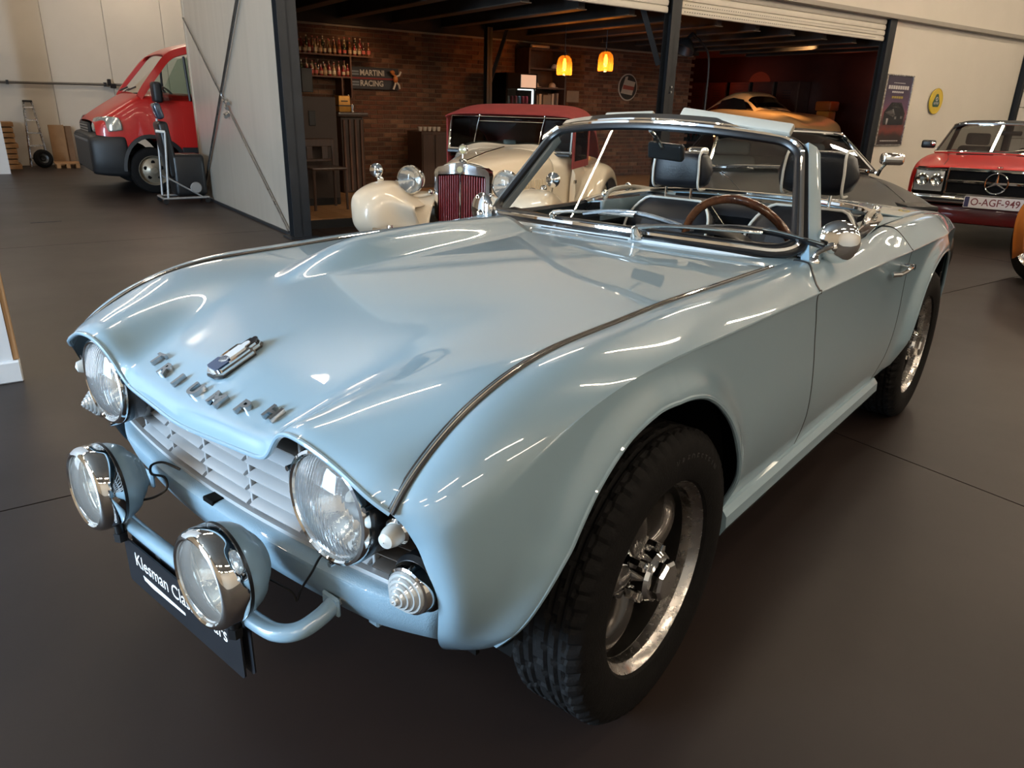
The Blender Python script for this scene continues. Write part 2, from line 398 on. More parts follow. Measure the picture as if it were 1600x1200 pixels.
# white partition end at the left edge with its timber jamb and skirting
wp = struct('wall_partition', hb(-4.6, -2.45, -3.17, -3.05, 0, 3.0), WHITEWALL, 'white partition wall end at the left edge')
b = struct('baseboard_left', hb(-4.6, -2.425, -3.19, -3.03, 0, .10, .006), WHITEWALL, 'white skirting board of the partition')
struct('trim_7', hb(-2.45, -2.425, -3.165, -3.055, .1, 3.0, .004), mat('raw_pine_jamb', (.47, .30, .16), .6, col2=(.36, .21, .10), scale=6, stretch=(6, 6, .5)), 'raw pine jamb on the partition end')
obj('striker_plate', hb(-2.426, -2.418, -3.14, -3.08, .62, .74), STEEL, wp, smooth=0)
struct('trim_8', hb(-2.40, -2.02, 7.9, 8.02, 0, 3), WHITEWALL, 'white wall edge far back at the left')
drn = struct('floor_drain', hb(-2.10, -1.82, 1.99, 2.03, 0, .004), STEEL, 'dark slot drain in the floor by the partition')

# ---------------- room behind the shutters
ZF = .10
pf = struct('floor_platform', join(hb(.1, 12, .42, 3.4, 0, ZF-.012), hb(8.95, 12, 3.4, 7, 0, ZF-.012)), STEEL, 'raised dark platform under the timber floor')
k = 0
for r in range(18):
    s0 = .1+r*.15
    for c in range(2):
        d0 = .42 if c == 0 else 1.9+(r % 3)*.25
        d1 = 1.9+(r % 3)*.25 if c == 0 else 3.38
        obj('floor_plank', hb(s0+.0015, s0+.1485, d0+.0015, d1-.0015, ZF-.012, ZF), WOODFLOOR[(r*2+c*5+r//3) % 3], pf, smooth=0)
pr = obj('floor_planks_rear', join([hb(2.8+r*.15, 2.8+r*.15+.147, .42, 3.38, ZF-.012, ZF) for r in range(61)]), WOODFLOOR[0], pf, smooth=0); pr['kind'] = 'stuff'

wb = struct('wall_brick', hb(-.02, 8.95, 3.4, 3.6, 0, 2.35), MORTAR, 'brick wall of the bar room behind the shutters')
bricks = []
bl, bh, jt = .205, .052, .011
for r in range(37):
    z0 = .02+r*(bh+jt)
    s0 = 1.05-(r % 2)*.105
    while s0 < 8.9:
        bricks.append((s0, z0, r)); s0 += bl+jt
vis = [b for b in bricks if 1.9 < b[0] < 4.15 and .12 < b[1] < 2.17]
vis.sort(key=lambda b: (b[0]-2.6)**2+(b[1]-.9)**2)
single = set(vis[:290])
meshes = [[mesh('brick', box(0, bl, -.012+.004*q, .01, 0, bh, .003), BRICKM[c], 0) for q in range(3)] for c in range(3)]
rest = [[], [], []]
for b in bricks:
    c = random.choice((0, 0, 1, 1, 1, 2)); q = random.randrange(3)
    if b in single:
        obj('brick', meshes[c][q], None, wb, m=HALL @ T(b[0], 3.4, b[1]))
    else: rest[c].append(xf(box(0, bl, -.012+.004*q, .01, 0, bh), HALL @ T(b[0], 3.4, b[1])))
for c in range(3):
    o = obj('bricks_further_along', join(rest[c]), BRICKM[c], wb, smooth=0); o['kind'] = 'stuff'
struct('wall_red', join(hb(12, 12.15, .15, 7.1, 0, 2.65), hb(8.8, 12.1, 7, 7.1, 0, 2.65), hb(8.83, 8.95, 3.6, 7.1, 0, 2.65)), REDWALL, 'dark red glossy wall of the room behind the right shutter')
struct('trim_9', hb(0, 8.95, 3.36, 3.4, 2.20, 2.225), mat('pale_cornice', (.22, .19, .15), .6, var=.1), 'thin pale cornice along the top of the brick wall')
cr = struct('ceiling_bar', join(hb(0, 12.15, .13, 3.6, 2.60, 2.66), hb(8.8, 12.15, 3.6, 7.1, 2.60, 2.66)), DARKDECK, 'dark timber deck ceiling of the bar room')
for i in range(14):
    s0 = .35+i*.78
    obj('joist', hb(s0, s0+.09, .15, 3.4, 2.30, 2.6), DARKDECK, cr, smooth=0)
    obj('joist_flange', hb(s0-.03, s0+.12, .15, 3.4, 2.29, 2.302), mat('joist_edge', (.10, .075, .055), .6, .3, var=.2), cr, smooth=0)
obj('beam', hb(0, 9, 3.28, 3.38, 2.225, 2.6), DARKDECK, cr, smooth=0)
obj('beam', hb(11.88, 12, .15, 7, 2.42, 2.6), mat('pale_beam', (.16, .12, .09), .6, var=.1), cr, smooth=0)

# ceiling battens of the hall: real lamps, seen in the car's paint
BAT = mat('batten_diffuser', (.9, .9, .88), .5, emit=(1, .82, .61), es=BATTEN_POWER, var=.02)
BATB = mat('batten_housing', (.7, .7, .68), .5, var=.05)
b0 = None
for yy in (-11.6, -9.4, -6.8, -4.6, -2.4):
    for i in range(8):
        s = -7.5+i*3.0+(1.2 if yy in (-9.4, -4.6) else 0)
        if s > 16 or (yy in (-6.8, -4.6) and -5 < s < 1.0): continue
        m = HALL @ T(s, yy, 4.05)
        if b0 is None:
            b0 = thing('ceiling_light', 'white LED batten hanging from the hall ceiling', 'light', m, 'LED battens on the hall ceiling')
            obj('housing', box(-.75, .75, -.04, .04, .0, .05, .005), BATB, b0); obj('diffuser', box(-.74, .74, -.034, .034, -.03, 0, .008), BAT, b0)
            obj('rod', join(cyl((-.6, 0, .05), (-.6, 0, .55), .006, n=6), cyl((.6, 0, .05), (.6, 0, .55), .006, n=6)), DULLMETAL, b0)
        else: c = copy_tree(b0); c.matrix_world = m
for i, (s, d) in enumerate(((-5.5, 2.5), (-2.5, 2.5), (-5.5, 6.5), (-2.5, 6.5), (.3, 6.5), (.8, 8.4))):
    c = copy_tree(b0); c.matrix_world = HALL @ T(s, d, 4.05)
# ------------------------------------------------------------------ the pale blue roadster (x forward from front axle, y to its left)
CAR = thing('roadster', 'pale blue classic open roadster with chrome trim in the foreground', 'car', T(0, 0, 0))
def part(name, sh, mt, parent=None, **k): return obj(name, sh, mt, parent or CAR, **k)

# ---- bonnet surface: stations nose to scuttle, columns centre to bead
def row(xs, ys, zs): return [(x, y, z) for x, y, z in zip(xs, ys, zs)]
BON = [
 row([.628, .620, .613, .610, .620, .627, .620, .614, .600], [0, .11, .21, .268, .325, .40, .475, .53, .565], [.657, .658, .662, .676, .733, .748, .727, .702, .680]),
 row([.622, .615, .606, .598, .600, .603, .597, .588, .573], [0, .11, .21, .272, .33, .40, .475, .53, .566], [.684, .685, .688, .702, .748, .761, .747, .730, .712]),
 row([.602, .595, .583, .570, .563, .560, .552, .543, .525], [0, .11, .21, .275, .335, .40, .475, .53, .564], [.702, .702, .704, .716, .755, .773, .768, .754, .738]),
 row([.560, .552, .538, .520, .508, .500, .492, .482, .455], [0, .11, .21, .28, .335, .40, .475, .53, .561], [.722, .722, .723, .734, .765, .787, .788, .782, .781]),
 row([.470, .460, .445, .425, .410, .400, .390, .380, .360], [0, .11, .21, .28, .335, .40, .475, .53, .558], [.764, .763, .762, .768, .784, .804, .814, .815, .814]),
 row([.250]*8+[.22], [0, .11, .21, .28, .335, .40, .475, .53, .553], [.822, .821, .819, .818, .8195, .8255, .8315, .8345, .834]),
 row([0]*9, [0, .11, .21, .28, .335, .40, .475, .53, .549], [.853, .8525, .851, .8496, .848, .846, .843, .841, .840]),
 row([-.3]*9, [0, .11, .21, .28, .335, .40, .475, .53, .551], [.868, .867, .8647, .862, .8595, .856, .851, .847, .845]),
 row([-.6-.5*y*y for y in (0, .11, .21, .28, .335, .40, .475, .53, .555)], [0, .11, .21, .28, .335, .40, .475, .53, .555], [.872, .871, .868, .865, .8615, .857, .851, .846, .843]),
]
BON = np.array(BON)
full = np.concatenate([BON[:, ::-1][:, :-1]*[1, -1, 1], BON], 1)      # right bead .. left bead
G = bsurf(full, 120, 221)
def bulge(x, y):
    t = np.clip((.235-x)/.30, 0, 1); h = .046*np.sin(t*math.pi/2)**1.2*np.where(x < -.35, 1-.25*np.clip((-.35-x)/.35, 0, 1), 1)
    w = .035+.105*t**.7; yc = -.255-.035*t; d = np.abs(y-yc)/w
    return h*np.where(d < 1, (1-d*d)**1.6, 0)*(t > 0)
G[..., 2] += bulge(G[..., 0], G[..., 1])
SURF_BON = G
bon = part('bonnet', grid(G, True), PAINT, smooth=60, solid=.006)
edge = np.concatenate([G[0]])
part('bonnet_lip', tube(edge, .0045, 8), PAINT, bon)
def bon_at(x, y):
    """point and normal on the bonnet nearest to plan position x, y"""
    d = (G[..., 0]-x)**2+(G[..., 1]-y)**2; i, j = np.unravel_index(np.argmin(d), d.shape); i = min(max(i, 1), G.shape[0]-2); j = min(max(j, 1), G.shape[1]-2)
    n = np.cross(G[i+1, j]-G[i-1, j], G[i, j+1]-G[i, j-1]); n /= np.linalg.norm(n); n = n if n[2] > 0 else -n
    p = G[i, j]; return p, n
def seat_on(x, y, fwd):
    p, n = bon_at(x, y); n = Vector(n); f = (Vector(fwd)-n*n.dot(Vector(fwd))).normalized(); s = f.cross(n)
    return Matrix(((s.x, f.x, n.x, p[0]), (s.y, f.y, n.y, p[1]), (s.z, f.z, n.z, p[2]), (0, 0, 0, 1)))
# chrome letters on the nose (read from the front), badge above
for ch, yy in zip('TRIUMPH', (-.207, -.140, -.070, 0, .072, .143, .212)):
    sh = text_shape(ch, .044, .005, (1.05, .92), bold=.0016)
    part('letter', xf(sh, T(0, 0, .005)), DARKCHROME, bon, smooth=30, m=seat_on(.588-.35*yy*yy*2, yy, (-1, 0, 0)))
bm_ = seat_on(.497, 0, (-1, 0, 0))
shield = [(-.026, -.045), (-.012, -.055), (.012, -.055), (.026, -.045), (.027, .0), (.027, .030), (.016, .036), (.016, .052), (.008, .060), (-.008, .060), (-.016, .052), (-.016, .036), (-.027, .030), (-.027, 0)]
part('badge_gasket', poly_prism([(x*1.08, y*1.05) for x, y in shield], .004), BLACK, bon, m=bm_)  # black plate added as a dark outline around the badge
bd = part('badge', join(poly_prism(shield, .010), xf(poly_prism(shield, .006), T(0, 0, .010) @ SCL(.85, .9, 1))), CHROME, bon, m=bm_)
part('badge_enamel', poly_prism([(x*.72, y*.35-.030) for x, y in shield], .0185), mat('blue_enamel', (.012, .035, .10), .12, coat=1, var=.1), bon, m=bm_)
part('badge_enamel', poly_prism([(x*.42, y*.62+.006) for x, y in shield], .0185), mat('white_enamel', (.6, .62, .63), .15, coat=1, var=.1), bon, m=bm_)
part('badge_enamel', poly_prism([(x*.40, y*.30+.043) for x, y in shield], .0170), mat('black_enamel', (.01, .01, .012), .12, coat=1, var=.1), bon, m=bm_)

# ---- body side: rails from the bead down to the sill
def st(x, yz, xo=None): return [((x if xo is None else xo[k]), y, z) for k, (y, z) in enumerate(yz)]
SIDE = [
 [(.600, .565, .680), (.596, .575, .672), (.590, .583, .660), (.584, .588, .645), (.578, .592, .630), (.572, .597, .610), (.562, .603, .570), (.547, .606, .516), (.522, .578, .420), (.465, .530, .335)],
 [(.560, .565, .722), (.563, .588, .715), (.563, .612, .695), (.560, .628, .668), (.557, .634, .652), (.553, .638, .630), (.543, .644, .580), (.527, .643, .515), (.495, .617, .420), (.430, .570, .335)],
 [(.470, .561, .776), (.475, .594, .772), (.478, .628, .750), (.475, .652, .720), (.472, .660, .700), (.468, .666, .675), (.458, .672, .600), (.443, .670, .515), (.420, .650, .420), (.390, .610, .335)],
 st(.35, [(.558, .817), (.594, .815), (.632, .796), (.662, .768), (.673, .750), (.679, .730), (.688, .630), (.688, .520), (.678, .420), (.655, .335)]),
 st(.20, [(.552, .836), (.590, .839), (.632, .826), (.670, .804), (.686, .790), (.692, .772), (.699, .650), (.700, .530), (.693, .430), (.675, .330)]),
 st(.0, [(.549, .840), (.588, .843), (.632, .833), (.675, .815), (.695, .803), (.698, .787), (.702, .660), (.702, .530), (.695, .430), (.675, .325)]),
 st(-.20, [(.549, .845), (.588, .848), (.632, .838), (.678, .816), (.698, .803), (.698, .785), (.700, .660), (.700, .530), (.693, .420), (.670, .318)]),
 st(-.45, [(.552, .844), (.590, .846), (.634, .836), (.680, .815), (.700, .802), (.699, .783), (.699, .660), (.698, .530), (.690, .420), (.668, .316)]),
 st(-.76, [(.555, .843), (.592, .846), (.635, .836), (.682, .813), (.702, .800), (.700, .780), (.699, .660), (.697, .530), (.689, .410), (.668, .316)]),
 st(-.92, [(.582, .848), (.608, .847), (.643, .835), (.684, .811), (.703, .799), (.701, .779), (.699, .660), (.697, .530), (.689, .410), (.668, .316)]),
 st(-1.20, [(.590, .842), (.612, .841), (.645, .830), (.685, .809), (.703, .798), (.701, .778), (.699, .660), (.697, .530), (.689, .410), (.668, .316)]),
 st(-1.45, [(.590, .845), (.614, .844), (.648, .832), (.687, .808), (.704, .795), (.702, .776), (.700, .660), (.698, .530), (.690, .410), (.670, .316)]),
 st(-1.65, [(.590, .862), (.616, .862), (.650, .846), (.689, .808), (.705, .792), (.703, .774), (.702, .660), (.701, .530), (.693, .415), (.673, .318)]),
 st(-1.95, [(.585, .866), (.614, .866), (.650, .851), (.690, .812), (.706, .790), (.705, .772), (.706, .650), (.706, .520), (.700, .420), (.680, .330)]),
 st(-2.30, [(.580, .858), (.608, .857), (.642, .842), (.680, .807), (.696, .786), (.696, .768), (.694, .645), (.691, .520), (.684, .420), (.664, .330)]),
 st(-2.65, [(.565, .828), (.588, .827), (.615, .814), (.646, .784), (.660, .768), (.660, .750), (.655, .630), (.650, .510), (.640, .410), (.618, .340)]),
 st(-2.90, [(.555, .795), (.573, .793), (.594, .780), (.618, .755), (.630, .738), (.631, .720), (.630, .620), (.625, .510), (.612, .420), (.590, .360)]),
 st(-2.98, [(.548, .770), (.560, .768), (.576, .757), (.596, .735), (.606, .720), (.609, .705), (.612, .610), (.607, .510), (.594, .430), (.570, .380)]),
]
SD = np.array(SIDE)
for i in range(3, len(SD)):
    k_ = min(1, (i-2)/2.5)
    SD[i, 3] += (SD[i, 4]-SD[i, 3])*.42*k_; SD[i, 5] += (SD[i, 4]-SD[i, 5])*.35*k_; SD[i, 5, 1] -= .003*k_
    SD[i, 6, 1] -= .004*k_
SG = bsurf(SD, 560, 120)
def polar_r(V, cx, cz, tab):
    a = np.degrees(np.arctan2(V[:, 2]-cz, V[:, 0]-cx)); a = np.where(a < -90, a+360, a)
    return np.hypot(V[:, 0]-cx, V[:, 2]-cz), np.interp(a, [t[0] for t in tab], [t[1] for t in tab])
FA = [(-90, .40), (-20, .40), (0, .405), (10, .41), (21, .402), (35, .388), (50, .398), (65, .403), (80, .396), (90, .386), (107, .382), (125, .372), (150, .366), (180, .378), (200, .40), (270, .40)]
RA = [(-90, .40), (0, .39), (45, .39), (90, .375), (120, .385), (140, .395), (160, .405), (172, .43), (182, .48), (195, .56), (270, .6)]
def arch(V):
    r, q = polar_r(V, .03, .34, FA); r2, q2 = polar_r(V, -2.238, .35, RA)
    return np.minimum(r-q, r2-q2)
v = SG.reshape(-1, 3); d = arch(v)
rr_ = v[:, 0] < -1.2
fl_ = np.exp(-(np.clip(d, 0, 9)/np.where(rr_, .052, .040))**2)*np.where(rr_, .026, .024)*np.clip((v[:, 2]-.30)/.12, 0, 1)
v[:, 1] += fl_
SG = v.reshape(SG.shape)
side = clip(grid(SG), arch)
def arch_edge(cx, cz, tab, a0, a1):
    o = []; fl2 = SG.reshape(-1, 3)
    for t in np.linspace(a0, a1, 90):
        r = np.interp(t, [q[0] for q in tab], [q[1] for q in tab])+.001; x, z = cx+r*math.cos(R(t)), cz+r*math.sin(R(t))
        d2 = (fl2[:, 0]-x)**2+(fl2[:, 2]-z)**2; k_ = np.argsort(d2)[:12]; w_ = 1/(d2[k_]+1e-6); o.append((x, (fl2[k_, 1]*w_).sum()/w_.sum(), z))
    o = np.array(o); y = o[:, 1].copy()
    for _ in range(6): y[1:-1] = (y[:-2]+2*y[1:-1]+y[2:])/4
    o[:, 1] = y-.004; return o
LIPS = [arch_edge(.03, .34, FA, 6, 184), arch_edge(-2.238, .35, RA, 12, 178)]
DF = ([.29, .42, .606, .723, .775, .793, .812, .83, .845, .87], [-.862, -.853, -.808, -.768, -.742, -.738, -.770, -.825, -.880, -.90])
DR = ([.29, .33, .40, .60, .79, .87], [-1.60, -1.63, -1.675, -1.705, -1.70, -1.70])
def fx(V, tab): return V[:, 0]-np.interp(V[:, 2], tab[0], tab[1])
g = .0030
fw = clip(side, lambda V: fx(V, DF)-g)
dr = clip(clip(side, lambda V: -fx(V, DF)-g), lambda V: fx(V, DR)-g)
rw = clip(side, lambda V: -fx(V, DR)-g)
def cut_line(tab):
    o = []
    for j in range(SG.shape[1]):
        c_ = SG[:, j]; q = c_[:, 0]-np.interp(c_[:, 2], tab[0], tab[1]); k_ = np.where((q[:-1] > 0) & (q[1:] <= 0))[0]
        if len(k_): i = k_[0]; t = q[i]/(q[i]-q[i+1]); o.append(c_[i]+(c_[i+1]-c_[i])*t)
    return np.array(o)
LINES = [cut_line(DF)-[0, .0030, 0], cut_line(DR)-[0, .0030, 0]]
BEAD = SG[:, 0][SG[:, 0, 0] > -.765][::2]+[.001, .001, .0025]
for sgn, nm in ((1, 'left'), (-1, 'right')):
    f = (lambda s: s) if sgn == 1 else mirror
    a = part('front_wing', f(fw), PAINT, smooth=60)
    b_ = part('door', f(dr), PAINT, smooth=60)
    c_ = part('rear_wing', f(rw), PAINT, smooth=60)
    part('arch_lip', f(tube(LIPS[0], .0065, 8)), PAINT); part('arch_lip', f(tube(LIPS[1], .0065, 8)), PAINT)
    part('bead_trim', f(tube(BEAD, .0034, 8)), CHROME)
    part('bead_gap', f(join(tube(BEAD+[0, .0055, -.0015], .0030, 6), tube(BEAD+[0, -.0055, -.0012], .0030, 6))), BLACK)  # black tubes imitate the shaded gap on both sides of the bead
    # sill
    pr_ = [(.668, .318), (.678, .316), (.690, .300), (.692, .270), (.680, .245), (.655, .238), (.645, .30)]
    xs = np.linspace(-.355, -1.66, 30)
    part('sill', f(rings([[(x, y, z) for y, z in pr_] for x in xs], cap=True)), PAINT, smooth=25)
    for ln in LINES: part('shut_line_seal', f(tube(ln, .0042, 6)), BLACK)  # black tubes stand in for the dark inside the shut gaps
    # dark shut line backing, inner arch liners
    part('shut_backing', f(rings([[(x, .655, .30), (x, .662, .70), (x, .64, .80), (x, .60, .80), (x, .60, .30)] for x in (-.60, -1.80)], cap=True)), BLACKPAINT)
    for cx, cz, rr, xa, xb in ((.03, .34, .398, 0, 0), (-2.238, .35, .40, 0, 0)):
        an = np.radians(np.linspace(4, 180, 30)); rs = []
        for yy in (.66, .36): rs.append([(cx+rr*1.01*math.cos(t), yy, cz+rr*1.01*math.sin(t)) for t in an])
        part('arch_liner', f(join(rings(rs, closed_v=False), poly_prism([(cx+rr*1.01*math.cos(t), cz+rr*1.01*math.sin(t)) for t in an], .01, T(0, .37, 0) @ RX(math.pi/2)))), BLACKPAINT)
    # door handle: backplate ends, pull, push button
    h = part('door_handle', f(tube([(-1.46, .708, .742), (-1.475, .728, .744), (-1.53, .734, .748), (-1.59, .733, .752), (-1.612, .712, .754)], [.009, .008, .0075, .008, .009], 10)), CHROME, b_)
    part('lock_button', f(cyl((-1.60, .70, .752), (-1.60, .742, .752), .010, n=14)), CHROME, b_)
    # round chrome mirror on its arm
    if sgn == 1: mb, mc = (-.925, .612, .846), (-1.0, .648, .895)
    else: mb, mc = (-.86, .575, .835), (-.865, .60, .872)
    mm = part('door_mirror', f(tube(spline([mb, (mb[0]-.005, mb[1]+.004, mb[2]+.02), (mb[0]-.03, mb[1]+.022, mb[2]+.034), (mc[0]+.012, mc[1]-.004, mc[2]-.012)], 14), .0075, 8)), CHROME)
    dirn = Vector((.92, .36, .08) if sgn == 1 else (.93, .15, .05)).normalized()
    dome = [(.001, .015), (.018, .0142), (.036, .0115), (.050, .007), (.058, 0), (.0605, -.006), (.058, -.010), (.053, -.010), (.001, -.009)]
    part('mirror_head', f(lathe(dome, 40, to_dir(mc, dirn))), CHROME, mm)
    part('mirror_pivot', f(ellipsoid((mc[0]+.014, mc[1]-.010, mc[2]-.016), .016, .016, .017)), CHROME, mm)
    part('mirror_foot', f(lathe([(.020, 0), (.018, .006), (.010, .012), (.009, .02)], 20, to_dir(mb, (0, .25, 1)), cap=True)), CHROME, mm)

# ---- scuttle between bonnet and windscreen
def scx(y): return -.602-.5*y*y
SCU = []
for k, (dx, dz) in enumerate(((0, 0), (-.06, .004), (-.13, .008), (-.20, .008), (-.28, -.004))):
    r_ = []
    for y in np.linspace(-.56, .56, 25):
        z = np.interp(abs(y), BON[-1][:, 1], BON[-1][:, 2]); r_.append((scx(y)+dx*(1-.25*abs(y)), y*(1+.02*k*(abs(y) > .3)), z+dz*(1-abs(y)/.6)))
    SCU.append(r_)
SCG = bsurf(np.array(SCU), 30, 81)
scu = part('scuttle', grid(SCG, True), PAINT, smooth=60, solid=.006)
vx = [(x, y, np.interp(abs(y), BON[-1][:, 1], BON[-1][:, 2])+.0075) for x, y in [(-.655-.5*yy*yy, yy) for yy in np.linspace(-.16, .16, 13)]]
part('scuttle_vent_seam', tube(vx, .0016, 6), BLACK, scu)

# ---- front end: valance, mouth backing, grille
ys = np.linspace(-.578, .578, 41)
def vx_(y, b): return b-.16*y*y-.3*max(0, abs(y)-.45)**1.2
VAL = [[(vx_(y, b), y, z) for y in ys] for b, z in ((.548, .470), (.570, .4690), (.581, .4665), (.5865, .461), (.5870, .452), (.578, .412), (.556, .366), (.515, .338), (.475, .330))]
VAL = [[(x, y*(1-.09*max(0, (.45-z)/.12)), z) for x, y, z in r_] for r_ in VAL]
val = part('front_valance', grid(np.array(VAL)), PAINTROUGH, smooth=40, solid=.006)
part('starting_handle_hole', box(.552, .5855, -.040, .0, .455, .4715, .002), BLACKPAINT, val)
part('valance_bolt', cyl((.55, .353, .392), (.578, .353, .392), .011, n=6), CHROME, val)
part('valance_bolt', cyl((.55, -.353, .392), (.578, -.353, .392), .011, n=6), CHROME, val)
part('tow_eye', box(.44, .47, .33, .36, .285, .335, .004), PAINT, val)
part('mouth_backing', join(box(.40, .41, -.56, .56, .30, .74), box(.40, .50, -.56, .56, .455, .465)), BLACKPAINT)
# grille: vertical dividers and slats, recessed under the lip
def gx(y): return .536-.16*y*y
gr = part('grille', sweep([(gx(y)+.012, y, .473) for y in np.linspace(-.53, .53, 25)], [(-.012, -.005), (.012, -.005), (.012, .005), (-.012, .005)]), GRILLEPAINT, smooth=30)
for y in (-.42, -.25, -.085, .085, .25, .42): part('divider', box(gx(y)-.014, gx(y)+.012, y-.0035, y+.0035, .47, .68, .0012), GRILLEPAINT, gr)
slat_prof = [(-.006, .0095), (.015, .0020), (.021, -.003), (.018, -.0075), (-.006, -.0030)]
cells = [(-.545, -.42), (-.42, -.25), (-.25, -.085), (-.085, .085), (.085, .25), (.25, .42), (.42, .545)]
for r_ in range(6):
    z = .492+r_*.0315
    for (a, b) in cells:
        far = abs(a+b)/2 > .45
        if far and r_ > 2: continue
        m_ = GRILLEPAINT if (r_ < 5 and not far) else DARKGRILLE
        part('slat', rings([[(gx(y)+p_, y, z+q) for p_, q in slat_prof] for y in (a+.0055, b-.0055)], cap=True), m_, gr, smooth=40)

# headlamps, side lamps, indicators
for sgn in (1, -1):
    f = (lambda s: s) if sgn == 1 else mirror
    cx, cy, cz = .600, .410, .628
    M_ = to_dir((cx, cy, cz), (1, 0, 0))
    hl = part('headlamp', f(lathe([(.098, -.09), (.101, -.03), (.102, -.012), (.098, -.004), (.094, -.002), (.090, -.006), (.089, -.012)], 48, M_)), mat('headlamp_bucket', (.05, .05, .052), .22, .8, var=.2))
    part('rim', f(lathe([(.0995, -.014), (.1005, -.004), (.0975, .003), (.0925, .005), (.0895, .002), (.0885, -.006)], 56, M_)), CHROME, hl)
    part('reflector', f(lathe([(.014, -.07), (.03, -.066), (.05, -.054), (.07, -.034), (.085, -.010)], 48, M_)), REFLECTOR, hl)
    part('bulb', f(ellipsoid((cx-.045, cy, cz), .016, .010, .010)), VALVEWHITE, hl)
    part('lens', f(lathe([(.0008, .024), (.02, .023), (.04, .0195), (.06, .013), (.078, .005), (.0885, -.004)], 56, M_)), LENS, hl)
    for t in (20, 160, 270): part('adjuster_screw', f(cyl((cx-.02, cy+.105*math.cos(R(t)), cz+.105*math.sin(R(t))), (cx+.003, cy+.105*math.cos(R(t)), cz+.105*math.sin(R(t))), .005, n=10)), CHROME, hl)
    part('headlamp_shroud', f(cyl((.44, .41, .628), (.55, .41, .628), .112, .10, 32)), mat('headlamp_shroud_grey', (.10, .095, .09), .35, .5, var=.2))
    sl = part('side_lamp', f(lathe([(.020, -.03), (.022, 0), (.018, .004)], 24, to_dir((.572, .545, .628), (1, .25, 0)), cap=True)), CHROME)
    part('lens', f(lathe([(.0175, .004), (.0165, .018), (.012, .030), (.001, .034)], 24, to_dir((.572, .545, .628), (1, .25, 0)))), mat('frosted_lens', (.66, .66, .62), .25, coat=.6, trans=.2, var=.05), sl)
    D_ = to_dir((.548, .560, .528), (1, .10, 0))
    il = part('indicator', f(lathe([(.048, -.03), (.050, -.004), (.044, .004), (.041, .004)], 36, D_, cap=True)), BLACK)
    part('chrome_ring', f(lathe([(.043, .000), (.0435, .012), (.040, .022), (.035, .024)], 36, D_)), CHROME, il)
    st_ = [(.036, .02)]
    for k_ in range(5): st_ += [(.036-.0068*k_, .026+.0062*k_), (.0335-.0068*k_, .0295+.0062*k_), (.0296-.0068*k_, .0297+.0062*k_)]
    st_ += [(.0005, .0565)]
    part('beehive_lens', f(lathe(st_, 36, D_)), mat('clear_beehive_glass', (.62, .64, .63), .06, coat=1, metal=.55, var=.1), il, smooth=25)

# chrome bar with two spot lamps and the dealer plate
bar = [(.560, .353, .392), (.59, .352, .380), (.625, .342, .368), (.648, .315, .362), (.657, .27, .360), (.660, .15, .360), (.660, 0, .360)]
bar = bar+[(x, -y, z) for x, y, z in bar[:-1][::-1]]
lb = part('lamp_bar', tube(spline(bar, 80), .0165, 14), PAINT)
part('bar_flange', join(box(.557, .566, .325, .372, .372, .412, .004), box(.557, .566, -.372, -.325, .372, .412, .004)), PAINTROUGH, lb)
for sgn in (1, -1):
    c = Vector((.727, .2300*sgn, .4725)); D_ = to_dir(c, (1, .0, .03))
    shell = [(.001, -.108), (.018, -.1075), (.030, -.105)]
    for k_ in range(4): shell += [(.034+.0085*k_, -.1035+.0050*k_+.0008*k_*k_), (.0385+.0085*k_, -.1025+.0050*k_+.0008*k_*k_), (.040+.0085*k_, -.0985+.0050*k_+.0008*k_*k_)]
    shell += [(.072, -.076), (.079, -.066), (.0845, -.052), (.0875, -.036), (.0885, -.020)]
    sp = part('spot_lamp', lathe(shell, 56, D_), PAINT, smooth=40)
    part('rim_gasket', lathe([(.0880, -.040), (.0896, -.039), (.0896, -.034), (.0885, -.033)], 64, D_), BLACK, sp)  # black ring added to set the rim off from the shell
    part('chrome_rim', lathe([(.0885, -.034), (.0905, -.030), (.0908, -.006), (.0885, .004), (.083, .011), (.0775, .013), (.0745, .010), (.0735, .004)], 64, D_), CHROME, sp)
    part('reflector', lathe([(.012, -.055), (.03, -.05), (.05, -.036), (.066, -.014), (.074, .003)], 48, D_), REFLECTOR, sp)
    part('bulb', lathe([(.011, -.05), (.011, -.02), (.001, -.014)], 16, D_), VALVEWHITE, sp)
    part('lens', lathe([(.0008, .0225), (.02, .0215), (.04, .0185), (.06, .0125), (.0745, .006)], 56, D_), FOGLENS, sp)
    part('bracket', join(cyl((.685, .23*sgn, .352), (.685, .23*sgn, .40), .010, n=12), box(.665, .71, .23*sgn-.018, .23*sgn+.018, .383, .392, .002), cyl((.685, .23*sgn, .332), (.685, .23*sgn, .352), .014, n=6)), BLACK, sp)
plm = mat('dealer_plate_black', (.010, .011, .014), .35, var=.2)
PM = T(.674, -.004, .280) @ RZ(R(90)) @ RX(R(90))
pl = part('number_plate', poly_prism(rrect(.465, .110, .010), .004), plm, m=PM)
wt = mat('plate_white_print', (.72, .72, .72), .5, var=.05)
part('plate_lettering', xf(text_shape('Klesman Classic Cars', .044, .0004, (.98, 1.05)), T(.0, .018, .0046)), wt, pl, smooth=0)
part('plate_underline', poly_prism([(-.16, -.012), (.02, -.016), (.02, -.022), (-.12, -.026), (-.155, -.022)], .0006, T(0, 0, .004)), wt, pl, smooth=0)
part('plate_carrier', xf(poly_prism(rrect(.47, .115, .010), .003), T(.012, .012, -.012)), plm, pl)
part('plate_bracket', join(box(-.11, -.09, .02, .085, -.012, -.008), box(.09, .11, .02, .085, -.012, -.008)), DULLMETAL, pl)
